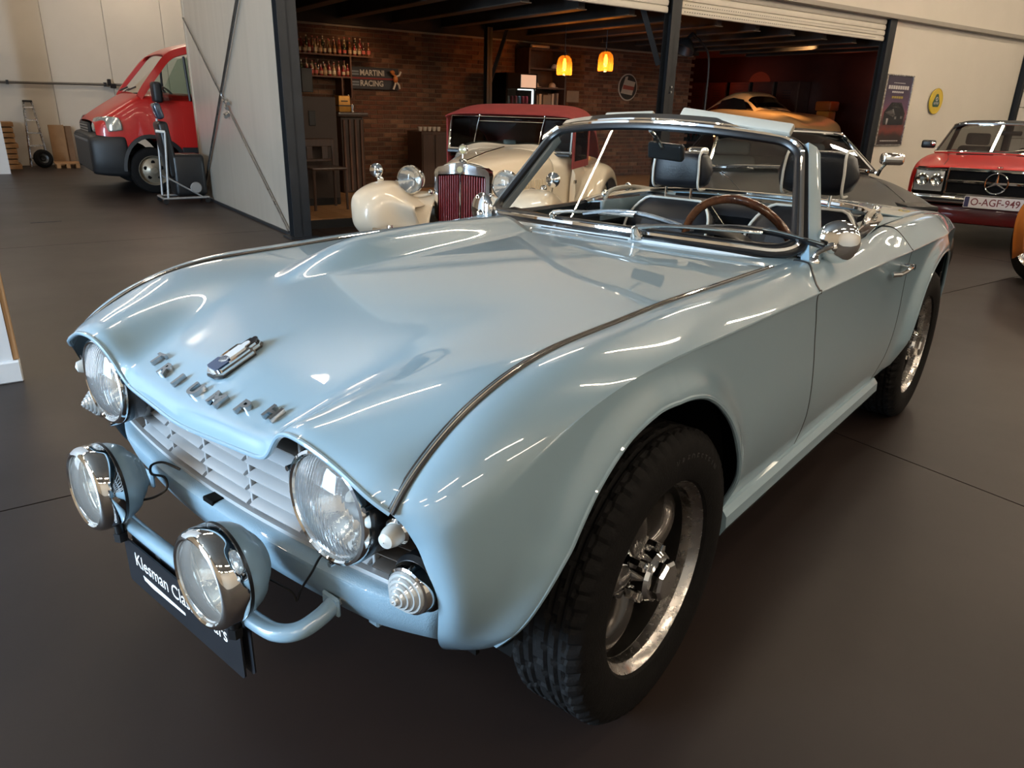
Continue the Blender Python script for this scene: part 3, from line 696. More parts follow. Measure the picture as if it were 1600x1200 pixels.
part('lamp_cable', tube(spline([(.565, -.17, .478), (.585, -.20, .492), (.60, -.225, .482), (.603, -.225, .462), (.59, -.195, .460), (.595, -.18, .44), (.62, -.19, .425), (.65, -.21, .42)], 50), .0028, 6), BLACK)
part('lamp_cable', tube(spline([(.535, .355, .515), (.575, .35, .50), (.585, .33, .46), (.60, .315, .425), (.608, .312, .405), (.61, .30, .42), (.63, .26, .44)], 50), .0022, 6), BLACK)

# ---- windscreen
def SW(u, v_):
    u = np.asarray(u, float); v_ = np.asarray(v_, float)
    b = np.stack([-.715-.190*u*u, .585*u, .886-.030*u*u], -1); t = np.stack([-1.035-.092*u*u, .462*u, 1.192-.036*u*u], -1)
    return b+(t-b)*v_[..., None]
uu, vv = np.meshgrid(np.linspace(-1, 1, 41), np.linspace(0, 1, 14), indexing='ij')
def ws_loop(eu, ev, ru, rv, n=160):
    o = []
    for cu, cv, a0 in ((1-eu-ru, 1-ev-rv, 0), (-1+eu+ru, 1-ev-rv, 90), (-1+eu+ru, -1+ev+rv, 180), (1-eu-ru, -1+ev+rv, 270)):
        for i in range(13): t = R(a0+90*i/12); o.append((cu+ru*math.cos(t), cv+rv*math.sin(t)))
    o = np.array(o); q = np.roll(o, -1, 0); out = []
    for a, b in zip(o, q):
        m_ = max(1, int(max(abs(b-a))/.06))
        for k_ in range(m_): out.append(a+(b-a)*k_/m_)
    out = np.array(out); return SW(out[:, 0], (out[:, 1]+1)/2)
nrm_w = np.array([.72, 0, .69])
wsf_path = ws_loop(-.015, -.02, .16, .30)
def wsn(P): return np.stack([np.full(len(P), .72), P[:, 1]*.5, np.full(len(P), .62)], 1)
frame = part('windscreen_frame', sweep(wsf_path, [(-.009, -.014), (.004, -.016), (.009, -.010), (.010, .002), (.006, .007), (-.008, .006)], up=wsn(wsf_path), closed=True), BLACK, smooth=30)
rub = ws_loop(.028, .065, .13, .25)
part('rubber_seal', sweep(rub, [(-.011, -.005), (.011, -.005), (.010, .009), (.003, .014), (-.005, .012), (-.011, .006)], up=wsn(rub), closed=True), BLACK, frame)
chp = ws_loop(.006, .016, .14, .27)
part('chrome_trim', sweep(chp, [(-.007, .002), (.008, .002), (.007, .013), (0, .017), (-.006, .013)], up=wsn(chp), closed=True), CHROME, frame)
gl_ = SW(uu*.985, .03+vv*.94)
part('windscreen_glass', grid(gl_), GLASS, frame, smooth=60)
# black lower moulding with a bright strip along the screen base
u_ = np.linspace(-1.0, 1.0, 61); bp_ = SW(u_, np.full(61, -.055)); bp_[:, 2] -= .020*np.abs(u_)**5; bp_[:, 0] -= .010*np.abs(u_)**5
part('base_seal', sweep(bp_+[.006, 0, -.004], [(-.03, -.012), (.044, -.024), (.050, -.012), (.030, .008), (.004, .016), (-.03, .018)], up=(.3, 0, 1)), BLACK, frame)
part('base_strip', sweep(bp_+[.026, 0, .006], [(-.006, -.002), (.007, -.005), (.007, .000), (-.004, .006)], up=(.5, 0, 1)), mat('pale_strip', (.55, .62, .66), .3, coat=.5, var=.05), frame)
tp = SW(np.linspace(-.93, .93, 41), np.full(41, 1.055))
part('header_rail', sweep(tp, [(-.016, -.006), (.012, -.008), (.014, 0), (.008, .006), (-.014, .007)], up=(.55, 0, .8)), CHROME, frame)
part('header_clip', box(-1.06, -1.03, -.008, .008, 1.198, 1.212, .002), CHROME, frame)
# door-post pillars in body colour
for sgn in (1, -1):
    P = [SW(np.array(1.03), np.array(t)) for t in np.linspace(-.06, .97, 9)]
    P = np.array([(x-.012, y*sgn, z) for x, y, z in P])
    part('pillar', sweep(P, [(-.016, -.020), (.050, -.024), (.054, .000), (.020, .010), (-.016, .006)] if sgn == 1 else [(-.050, -.024), (.016, -.020), (.016, .006), (-.020, .010), (-.054, .000)], up=(.30, .9*sgn, .2)), PAINT, frame, smooth=40)
# sun visors folded up above the header
for y0, y1, nm in ((-.22, -.03, 'r'), (.07, .44, 'l')):
    z0 = 1.205+(.016 if y0 > 0 else -.008); ym = (y0+y1)/2
    part('sun_visor', xf(box(-.012, .012, y0, y1, 0, .036, .007, 2), T(-1.075-.05*ym*ym, 0, z0+.004-.10*ym*ym) @ RX(R(-6 if y0 > 0 else 3)) @ RY(R(-38))), CREAM)
# interior mirror
im = part('rear_view_mirror', xf(box(-.012, .012, -.075, .075, -.028, .028, .010, 3), T(-1.10, .02, 1.105) @ RY(R(10)) @ RZ(R(-12))), mat('mirror_back', (.03, .035, .04), .25, .3, var=.1))
part('mirror_stalk', tube(spline([(-1.02, .0, 1.17), (-1.06, .0, 1.15), (-1.085, .015, 1.115)], 8), .006, 8), CHROME, im)
# wipers: pivot, arm, blade
for px, py, bx, rev in ((-.690, .175, .0, 0), (-.742, -.165, 0, 0)):
    pz = .884
    w_ = part('wiper', lathe([(.018, 0), (.017, .012), (.012, .02), (.010, .034), (.001, .037)], 20, to_dir((px, py, pz), (.45, 0, .9)), cap=True), CHROME)
    a = np.array((px+.008, py, pz+.03)); e = np.array(SW(np.array((py+.30)/.56), np.array(.11))+np.array([.03, 0, .02]))
    part('arm', tube(spline([a, a+(e-a)*.3+[.006, 0, .008], e], 12), [.0085]*3+[.0055]*9, 8), CHROME, w_)
    u0 = (py+.13)/.56; u1 = (py+.44)/.56
    bl_ = np.array([SW(np.array(u0+(u1-u0)*t), np.array(.08+.06*math.sin(math.pi*t)))+np.array([.022, 0, .014]) for t in np.linspace(0, 1, 12)])
    part('blade', sweep(bl_, [(-.003, -.010), (.003, -.010), (.005, .004), (0, .009), (-.005, .004)], up=(.7, 0, .7)), BLACK, w_)
    part('blade_spine', tube(bl_+[.008, 0, .008], .0032, 6), CHROME, w_)

# ---- cockpit
tub = part('cockpit_tub', join(box(-2.05, -.80, -.60, .60, .22, .26), box(-2.06, -2.02, -.60, .60, .22, .78), box(-.82, -.78, -.58, .58, .25, .84), box(-1.95, -.80, -.06, .06, .25, .48, .02),
   box(-2.05, -.9, .575, .585, .25, .80), box(-2.05, -.9, -.585, -.575, .25, .80)), mat('cockpit_trim_black', (.012, .012, .013), .7, var=.3, bump=.2))
part('dashboard', rings([[(-.80-.16*(y/.57)**2, y, .868), (-.90-.12*(y/.57)**2, y, .872), (-.985-.06*(y/.57)**2, y, .850), (-.995, y, .81), (-.985, y, .68), (-.93, y, .66), (-.80, y, .7)] for y in np.linspace(-.565, .565, 17)], cap=True), LEATHER, smooth=50)
part('instrument_cowl', rings([[(-.95+.0*a, .29+(.12)*math.cos(R(t)), .835+.065*math.sin(R(t))) for t in range(0, 181, 15)] if False else [(x_, .29+.13*math.cos(R(t)), .82+.066*math.sin(R(t))) for t in range(0, 181, 12)] for x_, a in ((-.90, 0), (-1.01, 1))], closed_v=False), LEATHER, smooth=50, solid=.006)
# steering wheel
SWM = T(-1.165, .285, .800) @ RY(R(-66))
swh = part('steering_wheel', xf(tube([(.19*math.cos(t), .19*math.sin(t), 0) for t in np.linspace(0, 2*math.pi, 64, endpoint=False)], .0145, 12, closed=True), SWM), WOOD)
for t in (0, 120, 240):
    sp_ = part('spoke', xf(poly_prism([(.03, -.012), (.18, -.008), (.18, .008), (.03, .012)], .004), SWM @ RZ(R(t+90))), ALU, swh)
for t in range(0, 360, 15): part('rivet', xf(ellipsoid((.19*math.cos(R(t)), .19*math.sin(R(t)), .0145), .003, .003, .0015, 8, 4), SWM), ALU, swh)
part('horn_boss', xf(lathe([(.036, -.01), (.036, .012), (.028, .020), (.001, .022)], 24), SWM), BLACK, swh)
part('steering_column', cyl(SWM @ Vector((0, 0, 0)), SWM @ Vector((0, 0, -.32)), .022), BLACK, swh)
# seats
def make_seat(x, y, dz):
    O = T(x, y, dz)
    def prof(wt, wb, z0, z1, th, lean, nz=9, r=.05):
        rs = []
        for k_ in range(nz):
            t = k_/(nz-1); z = z0+(z1-z0)*t; w = wb+(wt-wb)*t; e = min(1, .35+math.sin(math.pi*min(.999, max(.001, t*.96+.02)))*1.1)
            if t > .8: w *= math.sqrt(max(0, 1-((t-.8)/.2)**2*.55))
            rs.append([(-lean*t+a*th*e, b*w, z) for a, b in sq])
        return rings(rs, cap=True)
    sq = []
    for t in np.linspace(0, 2*math.pi, 28, endpoint=False):
        c, s = math.cos(t), math.sin(t); sq.append((math.copysign(abs(c)**.6, c)*.5, math.copysign(abs(s)**.45, s)*.5))
    s_ = part('seat', xf(prof(.40, .44, .36, .915, .13, .20), O), LEATHER, smooth=60, label='navy black leather bucket seat with cream piping')
    part('cushion', xf(box(0, .46, -.23, .23, .26, .42, .05, 4), O), LEATHER, s_, smooth=60)
    part('centre_panel', xf(rings([[(-.20*t+.5*.13*min(1, .35+math.sin(math.pi*t)*1.1)+.004*(1-abs(b)**6), b*.115, .36+.555*t) for b in np.linspace(-1, 1, 9)] for t in np.linspace(.05, .86, 12)], closed_v=False), O), mat('seat_blue_leather', (.030, .038, .055), .42, var=.2, bump=.2, bscale=240), s_, smooth=60)
    pp = []
    for t in np.linspace(.05, .985, 26):
        z = .36+.555*t; w = .44-.04*t
        if t > .8: w *= math.sqrt(max(0, 1-((t-.8)/.2)**2*.55))
        e = min(1, .35+math.sin(math.pi*min(.999, t*.96+.02))*1.1); pp.append((-.20*t+.42*.13*e, w*.485, z))
    pip = pp+[(pp[-1][0]-.003, y_, pp[-1][2]+.008) for y_ in np.linspace(pp[-1][1]*.85, -pp[-1][1]*.85, 9)]+[(a, -b, c) for a, b, c in pp[::-1]]
    part('piping', xf(tube(pip, .0055, 8), O), PIPING, s_)
    # headrest
    hs = []
    for k_ in range(15):
        b = -1+2*k_/14; e = math.sqrt(max(.02, 1-abs(b)**5)); hs.append([(-.21+ca*.10*e, b*.145*(1-.07*(sa > 0)*sa), 1.037+sa*.158*e*(.97)) for ca, sa in sq])
    hd = part('headrest', xf(rings(hs, cap=True), O), LEATHER, s_, smooth=60)
    for q in (-1, 1):
        lp = [(-.21+ca*.1035, q*.108, 1.037+sa*.158) for ca, sa in sq if ca > -.25]
        lp.sort(key=lambda p_: p_[2])
        part('headrest_piping', xf(tube([(a, b*(1-.06*max(0, (c-1.037)/.08)), c) for a, b, c in lp], .005, 8), O), PIPING, s_)
        part('headrest_post', xf(cyl((-.20, q*.06, .88), (-.205, q*.06, .99), .006, n=10), O), CHROME, s_)
    return s_
make_seat(-1.42, .355, 0); make_seat(-1.60, -.285, -.040)

# ---- rear deck, boot, cockpit rail, folded hood frame
def deck_row(x, crown):
    a = SG[np.argmin(np.abs(SG[:, 0, 0]-x)), 0]; r_ = []
    for t in np.linspace(-1, 1, 21): r_.append((x, a[1]*t, a[2]+crown*(1-t*t)))
    return r_
part('rear_deck', grid(bsurf(np.array([deck_row(x, .02) for x in (-1.99, -2.1, -2.25, -2.4, -2.6, -2.8, -2.975)]), 40, 61)), PAINT, smooth=60, solid=.005)
tail = np.array([[(-2.98+.0*k_, y, z) for y in np.linspace(-.54, .54, 15)] for k_, z in enumerate((.76, .65, .5, .38))])
part('tail_panel', grid(tail), PAINT, solid=.005)
for sgn in (1, -1):
    f = (lambda s: s) if sgn == 1 else mirror
    # side deck strip beside the cockpit behind the doors
    part('cockpit_side_deck', f(grid(np.array([[(x, .585-.002, .845+.02*min(1, max(0, (-1.45-x)/.2))-.001*k_) if k_ == 0 else (x, .50 if k_ == 1 else .495, .862 if k_ == 1 else .78) for k_ in range(3)] for x in np.linspace(-1.52, -2.02, 12)]), sgn == 1)), CHROME if False else PAINT, smooth=50, solid=.004)
rail = spline([(-1.50, .575, .855), (-1.62, .57, .872), (-1.80, .54, .882), (-1.95, .45, .890), (-2.02, .25, .898), (-2.03, 0, .900)], 40)
rail = np.concatenate([rail, (rail*[1, -1, 1])[::-1][1:]])
part('cockpit_rail', sweep(rail, [(-.022, -.004), (.018, -.006), (.020, .003), (-.004, .010), (-.020, .006)], up=(0, 0, 1)), CHROME)
part('hood_cover', rings([[(-2.0+.0, y, .84), (-1.93, y, .872), (-1.86, y, .868), (-1.83, y, .82), (-1.9, y, .78)] for y in np.linspace(-.46, .46, 9)], cap=True), LEATHER, smooth=60)
for sgn in (1, -1):
    f = (lambda s: s) if sgn == 1 else mirror
    hf = part('hood_frame', f(tube(spline([(-1.60, .545, .80), (-1.64, .545, .885), (-1.78, .53, .905), (-1.95, .50, .885), (-2.0, .40, .87)], 24), .010, 8)), CREAM)
    part('frame_hinge', f(join(ellipsoid((-1.63, .552, .88), .022, .014, .020), ellipsoid((-1.79, .535, .906), .020, .014, .018))), CHROME, hf)
    part('door_capping', f(sweep(spline([(-.93, .570, .856), (-1.2, .578, .850), (-1.45, .578, .853), (-1.55, .577, .862)], 16), [(-.014, -.004), (.012, -.004), (.010, .006), (-.010, .007)], up=(0, 0, 1))), LEATHER)

# ---- wheels
def make_tyre(Rr=.322, w=.178, rim=.210):
    n = 240; prof = []
    hw = w/2
    pts = [(rim, -hw*.80), (rim+.006, -hw*.90), (rim+.025, -hw*.985), (.265, -hw), (.29, -hw*.965), (.306, -hw*.90), (.315, -hw*.80), (Rr-.003, -hw*.70)]
    tread = [(Rr, t*hw*.70) for t in np.linspace(-1, 1, 23)]
    pts = pts[:-1]+tread+[(r, -h) for r, h in pts[:-1][::-1]]
    a = np.linspace(0, 2*math.pi, n, endpoint=False); rs = []
    for k_ in range(n):
        ring = []
        for q, (r, h) in enumerate(pts):
            rr = r
            if r >= .306:
                x = h/(hw*.7)
                ph = k_+3*round(abs(x)*3)
                g_ = any(abs(abs(x)-c) < .045 for c in (.27, .62)) or (ph % 8 == 0) or (abs(x) > .9 and k_ % 4 == 0)
                if g_: rr = r-.006
            ring.append((rr*math.cos(a[k_]), h, rr*math.sin(a[k_])))
        rs.append(ring)
    return rings(rs, closed_u=True, closed_v=False)
TYRE = mesh('tyre', make_tyre(), RUBBER, 28)
RIMM = mesh('wheel', lathe([(r_*1.065, h_) for r_, h_ in [(.186, .028), (.190, .045), (.196, .058), (.2075, .064), (.2085, .070), (.205, .0745), (.198, .073), (.193, .062), (.185, .052), (.183, .028)]], 96, RX(R(-90))), ALU, 30)
BARREL = mesh('wheel_barrel', lathe([(r_*1.065, h_) for r_, h_ in [(.150, -.06), (.187, -.05), (.187, .03), (.182, .03), (.178, -.045), (.15, -.05)]], 72, RX(R(-90))), mat('barrel_dark', (.03, .028, .026), .35, .7, var=.2), 30)
def spoke_shape():
    rs = []
    for k_, t in enumerate(np.linspace(0, 1, 9)):
        r = .050+.146*t; hw = .030+.016*t*t-.006*math.sin(math.pi*t); bulge_ = .036-.006*t-.016*t*t+.012*math.sin(math.pi*t)
        rs.append([(-hw, -.01, r), (-hw, bulge_-.022, r), (-hw*.62, bulge_-.006, r), (0, bulge_, r), (hw*.62, bulge_-.006, r), (hw, bulge_-.022, r), (hw, -.01, r)])
    return rings(rs, cap=True)
SPOKE = mesh('spoke', spoke_shape(), WHEELGREY, 40)
HUB = mesh('hub', lathe([(.078, -.03), (.078, .012), (.072, .020), (.060, .022), (.056, .024), (.055, .034), (.051, .036), (.051, .046), (.055, .048), (.055, .066), (.050, .074), (.040, .076)], 40, RX(R(-90))), CHROME, 30)
CAPM = mesh('centre_cap', join(lathe([(.044, .070), (.044, .092), (.038, .098), (.001, .099)], 8, RX(R(-90))), lathe([(.046, .062), (.050, .066), (.046, .070)], 32, RX(R(-90)))), CHROME, 25)
NUT = mesh('wheel_nut', lathe([(.0125, .03), (.0125, .060), (.010, .066), (.001, .068)], 6, T(0, 0, .058) @ RX(R(-90))), CHROME, 25)
DISC = mesh('brake_drum', lathe([(.001, -.045), (.176, -.045), (.176, -.06), (.001, -.06)], 40, RX(R(-90))), BLACKPAINT, 30)
def make_wheel(x, y, z, steer, spin):
    rot = RZ(steer) if y > 0 else RZ(steer+math.pi)
    w_ = obj('wheel', RIMM, None, CAR, m=T(x, y, z) @ rot @ RY(spin))
    obj('tyre', TYRE, None, w_); obj('wheel_barrel', BARREL, None, w_); obj('brake_drum', DISC, None, w_); obj('hub', HUB, None, w_); obj('centre_cap', CAPM, None, w_)
    for k_ in range(5):
        obj('spoke', SPOKE, None, w_, m=RY(R(72*k_)))
        obj('wheel_nut', NUT, None, w_, m=RY(R(72*k_+36)))
    return w_
WZ = .316
fwl = make_wheel(0, .625, WZ, R(1.5), R(8)); make_wheel(0, -.625, WZ, R(1.5), R(30))
make_wheel(-2.238, .615, WZ, 0, R(50)); make_wheel(-2.238, -.615, WZ, 0, R(15))
# raised sidewall maker's lettering on the front tyre
for k_, ch in enumerate('VREDESTEIN'):
    a = R(90+5.0*k_)
    part('sidewall_letter', xf(text_shape(ch, .022, .0008), RY(-(a-math.pi/2)) @ T(0, .0880, .268) @ RX(R(90)) @ RY(R(180))), mat('tyre_lettering', (.030, .028, .028), .6, var=.2), fwl, smooth=0, m=RY(R(-8)))
# ---- dark underside and axles, plus blocks added against light leaks
part('underbody', join(box(-2.9, .28, -.50, .50, .19, .24, .01), box(-.30, .40, -.34, .34, .24, .66, .02), box(-.45, .38, -.50, .50, .55, .78, .02), box(-.79, -.42, -.60, .60, .24, .79), box(-2.95, -2.05, -.36, .36, .24, .72, .02), cyl((0, -.58, .31), (0, .56, .31), .03), cyl((-2.238, -.56, .31), (-2.238, .56, .31), .04)), BLACKPAINT)
# ------------------------------------------------------------------ other vehicles
def body_loft(secs, nu=60, nv=61):
    C = []
    for x, pts in secs:
        P = [((x+p[2]) if len(p) > 2 else x, p[0], p[1]) for p in pts]
        C.append([(a, -b, c) for a, b, c in P[::-1]]+P[1:])
    return bsurf(np.array(C, float), nu, nv)
def rim_wheel(parent, x, y, z, r, w, rimcol, name='wheel', spin=0, holes=5, steer=0, sg=None):
    sg = sg or (1 if y > 0 else -1); M_ = T(x, y, z) @ RZ(steer) @ (RZ(0) if sg > 0 else RZ(math.pi)) @ RY(spin)
    wh = obj(name, lathe([(r*.60, -w*.4), (r*.62, w*.30), (r*.66, w*.46), (r*.64, w*.50), (r*.60, w*.42), (r*.56, w*.18), (r*.40, w*.26), (r*.20, w*.34), (r*.14, w*.42), (.001, w*.44)], 40, RX(R(-90))), rimcol, parent, m=M_)
    obj('tyre', lathe([(r*.62, -w*.45), (r*.80, -w*.5), (r*.95, -w*.44), (r, -w*.34), (r, w*.34), (r*.95, w*.44), (r*.80, w*.5), (r*.64, w*.47)], 48, RX(R(-90))), RUBBER, wh)
    for k in range(holes):
        a = R(360/holes*k+18); obj('wheel_hole', lathe([(r*.085, 0), (.001, .002)], 14, T(r*.36*math.cos(a), w*.29, r*.36*math.sin(a)) @ RX(R(-90))), BLACKPAINT, wh)
    return wh

# ---- cream tourer with red hood
def az_frame(x, y, az, z=0): return T(x, y, z) @ RZ(R(az))
CREAMPAINT = mat('cream_coachpaint', (.80, .70, .55), .3, coat=1, var=.03, scale=2)
REDCLOTH = mat('dark_red_hood_cloth', (.23, .024, .021), .8, var=.2, scale=10, bump=.25, bscale=160)
REDSLAT = mat('red_slat_enamel', (.20, .012, .016), .3, coat=.6, var=.1)
DARKGLASS = glass('dim_glass', (.45, .47, .46), refl=.45)
MG = thing('cream_tourer', 'cream vintage tourer with upright chrome radiator, red slats and red hood', 'car', az_frame(-2.955, -2.701, 22))
def mp(name, sh, mt, parent=None, **k): return obj(name, sh, mt, parent or MG, **k)
out = [(-.225, .33), (-.225, .74), (-.215, .775), (-.19, .795), (0, .835), (.19, .795), (.215, .775), (.225, .74), (.225, .33)]
inn = [(-.195, .33), (-.195, .70), (-.193, .732), (-.188, .74), (0, .755), (.188, .74), (.193, .732), (.195, .70), (.195, .33)]
n = len(out); rs = []
for poly, x in ((inn, -.02), (inn, .012), (out, .012), (out, -.10)): rs.append([(x+.030*(1-min(1, abs(y)/.22)), y, z) for y, z in poly])
shell = mp('radiator_shell', rings(rs, closed_v=False), CHROME, smooth=30)
for k in range(20):
    y = -.184+k*.01937; 
    mp('radiator_slat', box(-.012+.028*(1-abs(y)/.2), .006+.028*(1-abs(y)/.2), y-.0065, y+.0065, .33, .748-.02*abs(y)/.2, .004), REDSLAT, shell)
mp('radiator_core', box(-.05, -.02, -.2, .2, .33, .75), BLACKPAINT, shell)
mp('centre_bar', cyl((.044, 0, .33), (.044, 0, .755), .006, n=10), CHROME, shell)
oct_ = [(.034*math.cos(R(22.5+45*k)), .034*math.sin(R(22.5+45*k))) for k in range(8)]
bdg = mp('radiator_badge', poly_prism(oct_, .01, T(.038, 0, .785) @ RY(R(90)) @ RZ(R(90))), CHROME, shell)
mp('badge_enamel', poly_prism([(a*.7, b*.7) for a, b in oct_], .0125, T(.038, 0, .785) @ RY(R(90)) @ RZ(R(90))), mat('badge_cream_enamel', (.5, .45, .2), .3, coat=1, var=.1), bdg)
cap = mp('radiator_cap', join(lathe([(.030, 0), (.034, .012), (.026, .024), (.012, .03), (.010, .06)], 20, T(-.02, 0, .832)), lathe([(.001, -.008), (.036, -.008), (.040, 0), (.036, .008), (.001, .008)], 28, T(-.02, 0, .925) @ RY(R(90)))), CHROME)
mp('cap_emblem', lathe([(.030, .009), (.026, .013), (.001, .014)], 24, T(-.02, 0, .925) @ RY(R(90))), MATS['badge_cream_enamel'], cap)
bg_ = body_loft([(-.05, [(0, .835), (.10, .822), (.19, .79), (.222, .72), (.225, .60), (.225, .42)]), (-.30, [(0, .862), (.13, .85), (.24, .81), (.285, .72), (.29, .60), (.29, .40)]), (-.65, [(0, .888), (.18, .876), (.32, .83), (.37, .73), (.375, .60), (.375, .38)]), (-.98, [(0, .905), (.22, .892), (.40, .84), (.45, .74), (.455, .60), (.455, .36)])], 40, 61)
bn = mp('bonnet', grid(bg_, True), CREAMPAINT, smooth=60, solid=.004)
mp('bonnet_hinge', tube([(-.05, 0, .838), (-.5, 0, .882), (-.98, 0, .908)], .006, 8), CHROME, bn)
for sg in (1, -1):
    for k in range(14): mp('louvre', box(-.28-.04*k, -.262-.04*k, sg*(.292+.0115*k)-.006, sg*(.292+.0115*k)+.006, .50, .68, .004), CREAMPAINT, bn)
cw = body_loft([(-.98, [(0, .905), (.22, .892), (.40, .84), (.45, .74), (.455, .60), (.455, .36)]), (-1.10, [(0, .915), (.25, .925), (.45, .87), (.52, .76), (.53, .60), (.53, .34)]), (-1.25, [(0, .90), (.25, .92), (.48, .86), (.56, .76), (.57, .60), (.57, .32)]), (-1.7, [(0, .70), (.3, .72), (.55, .73), (.60, .68), (.61, .55), (.60, .32)]), (-2.5, [(0, .80), (.3, .80), (.50, .76), (.57, .68), (.58, .55), (.57, .32)])], 50, 61)
mp('body_tub', grid(cw, True), CREAMPAINT, smooth=60, solid=.004)
for sg in (1, -1):
    wing = []
    for x, z, w in ((.33, .30, .12), (.405, .38, .15), (.41, .50, .165), (.33, .61, .17), (.16, .665, .165), (-.05, .655, .155), (-.30, .56, .15), (-.60, .41, .15), (-.90, .29, .155), (-1.25, .245, .16)):
        tpar = (x, z); yc = .605
        wing.append([(x, (yc-.33 if x > -.5 else yc-.20)*sg, z-.16 if x > -.4 else z-.02), (x, (yc-.20)*sg, z-.085 if x > -.4 else z-.01), (x, (yc-.10)*sg, z-.012), (x, yc*sg, z), (x, (yc+.09)*sg, z-.012), (x, (yc+w*.93)*sg, z-.06), (x, (yc+w)*sg, z-.13)])
    # lay sections along the path normal: push the flanks back from the leading edge
    Wg = np.array(wing)
    for i in range(4): Wg[i, :, 0] -= np.array([.22, .14, .03, 0, .02, .07, .12])*(1 if i < 3 else .3); Wg[i, :, 2] += np.array([.14, .075, .01, 0, .01, .05, .10])*(.8 if i < 2 else .35)
    fw_ = mp('front_wing', grid(bsurf(Wg, 50, 30), sg < 0), CREAMPAINT, smooth=70, solid=.006)
    mp('apron', grid(bsurf(np.array([[(-.06, .22*sg, .60), (-.05, .30*sg, .60), (-.04, .42*sg, .60)], [(.06, .22*sg, .50), (.10, .31*sg, .51), (.13, .44*sg, .55)], [(.16, .22*sg, .33), (.22, .32*sg, .34), (.30, .46*sg, .42)]]), 10, 10), sg < 0), CREAMPAINT, smooth=70, solid=.005)
    hl = mp('headlamp', lathe([(.001, -.16), (.03, -.155), (.07, -.12), (.095, -.06), (.104, 0)], 36, to_dir((.10, .385*sg, .695), (1, 0, 0))), CHROME)
    mp('rim', lathe([(.104, -.008), (.109, 0), (.106, .010), (.098, .012)], 40, to_dir((.10, .385*sg, .695), (1, 0, 0))), CHROME, hl)
    mp('reflector', lathe([(.012, -.06), (.05, -.045), (.08, -.02), (.098, .006)], 36, to_dir((.10, .385*sg, .695), (1, 0, 0))), REFLECTOR, hl)
    mp('lens', lathe([(.001, .030), (.04, .026), (.075, .016), (.099, .008)], 36, to_dir((.10, .385*sg, .695), (1, 0, 0))), LENS, hl)
    mp('lamp_bracket', tube(spline([(.0, .23*sg, .60), (.04, .32*sg, .575), (.06, .40*sg, .585), (.02, .50*sg, .63), (-.02, .56*sg, .655)], 20), .014, 8), CREAMPAINT, hl)
    mp('bracket_bolt', ellipsoid((-.015, .555*sg, .66), .028, .028, .018), CHROME, hl)
    mp('bracket_bolt', ellipsoid((.03, .25*sg, .605), .022, .022, .022), CHROME, hl)
    wm = mp('wing_mirror', cyl((.0, .70*sg, .65), (.01, .715*sg, .71), .008), CHROME)
    mp('mirror_head', lathe([(.001, .02), (.03, .016), (.052, .004), (.055, -.006), (.001, -.008)], 28, to_dir((.02, .715*sg, .745), (1, -.1*sg, .1))), CHROME, wm)
    sd_ = mp('side_lamp', ellipsoid((.06, .66*sg, .685), .035, .026, .026), CHROME)
    rim_wheel(MG, .02, .60*sg, .32, .32, .13, CREAMPAINT); rim_wheel(MG, -2.2, .60*sg, .32, .32, .13, CREAMPAINT)
    rwg = [[(x, (.46+.0*k)*sg, z-.05), (x, .54*sg, z), (x, .64*sg, z), (x, .72*sg, z-.05), (x, .73*sg, z-.14)] for k, (x, z) in enumerate(((-1.55, .34), (-1.68, .52), (-1.9, .68), (-2.2, .73), (-2.5, .64), (-2.7, .42)))]
    mp('rear_wing', grid(bsurf(np.array(rwg), 30, 20), sg > 0), CREAMPAINT, smooth=70, solid=.006)
    dr_ = mp('door', rings([[(x, sg*.600, .34), (x, sg*.622, .55), (x, sg*.612, .70), (x, sg*.585, .745-(.06 if x < -1.5 else 0)), (x, sg*.57, .60), (x, sg*.57, .34)] for x in (-1.12, -1.3, -1.5, -1.62)], cap=True), CREAMPAINT, smooth=50)
    mp('door_hinge', box(-1.14, -1.10, sg*.612-.008, sg*.612+.012, .62, .65, .003), CHROME, dr_)
    sc_ = mp('side_curtain', join(box(-1.72, -1.10, sg*.585-.006, sg*.585+.006, .74, .80), box(-1.16, -1.10, sg*.585-.006, sg*.585+.006, .80, 1.14), box(-1.72, -1.66, sg*.585-.006, sg*.585+.006, .80, 1.14)), REDCLOTH)
    mp('curtain_window', box(-1.66, -1.16, sg*.585-.002, sg*.585+.002, .80, 1.14), DARKGLASS, sc_)
    mp('overrider', box(.40, .45, sg*.40-.02, sg*.40+.02, .30, .40, .012, 2), CHROME)
mp('front_bumper', box(.40, .43, -.55, .55, .31, .37, .01, 2), CHROME)
# windscreen, raked back a little
def rake(sh): v = sh[0].copy(); v[:, 0] -= (v[:, 2]-.86)*.2; return (v, sh[1])
wfr = mp('windscreen_frame', rake(join(box(-1.115, -1.085, -.575, -.555, .86, 1.165, .003), box(-1.115, -1.085, .555, .575, .86, 1.165, .003), box(-1.115, -1.085, -.575, .575, 1.150, 1.165, .003), box(-1.115, -1.085, -.575, .575, .868, .885, .003))), CHROME)
mp('windscreen_glass', rake(box(-1.102, -1.098, -.555, .555, .885, 1.15)), DARKGLASS, wfr)
mp('screen_seal', box(-1.12, -1.06, -.57, .57, .84, .868, .006), BLACK, wfr)
for yy in (-.30, .30):
    wp_ = mp('wiper', rake(tube([(-1.075, yy+.015, 1.155), (-1.072, yy, 1.08), (-1.075, yy-.02, .935)], .005, 6)), CHROME); mp('wiper_motor', ellipsoid((-1.135, yy+.015, 1.165), .015, .012, .02), CHROME, wp_)
mp('wiper_link', tube([(-1.122, -.285, 1.115), (-1.122, .31, 1.115)], .004, 6), CHROME)
mp('screen_mirror', box(-1.14, -1.125, -.06, .06, .905, .965, .006), mat('mirror_grey', (.35, .34, .32), .2, .8, var=.1))
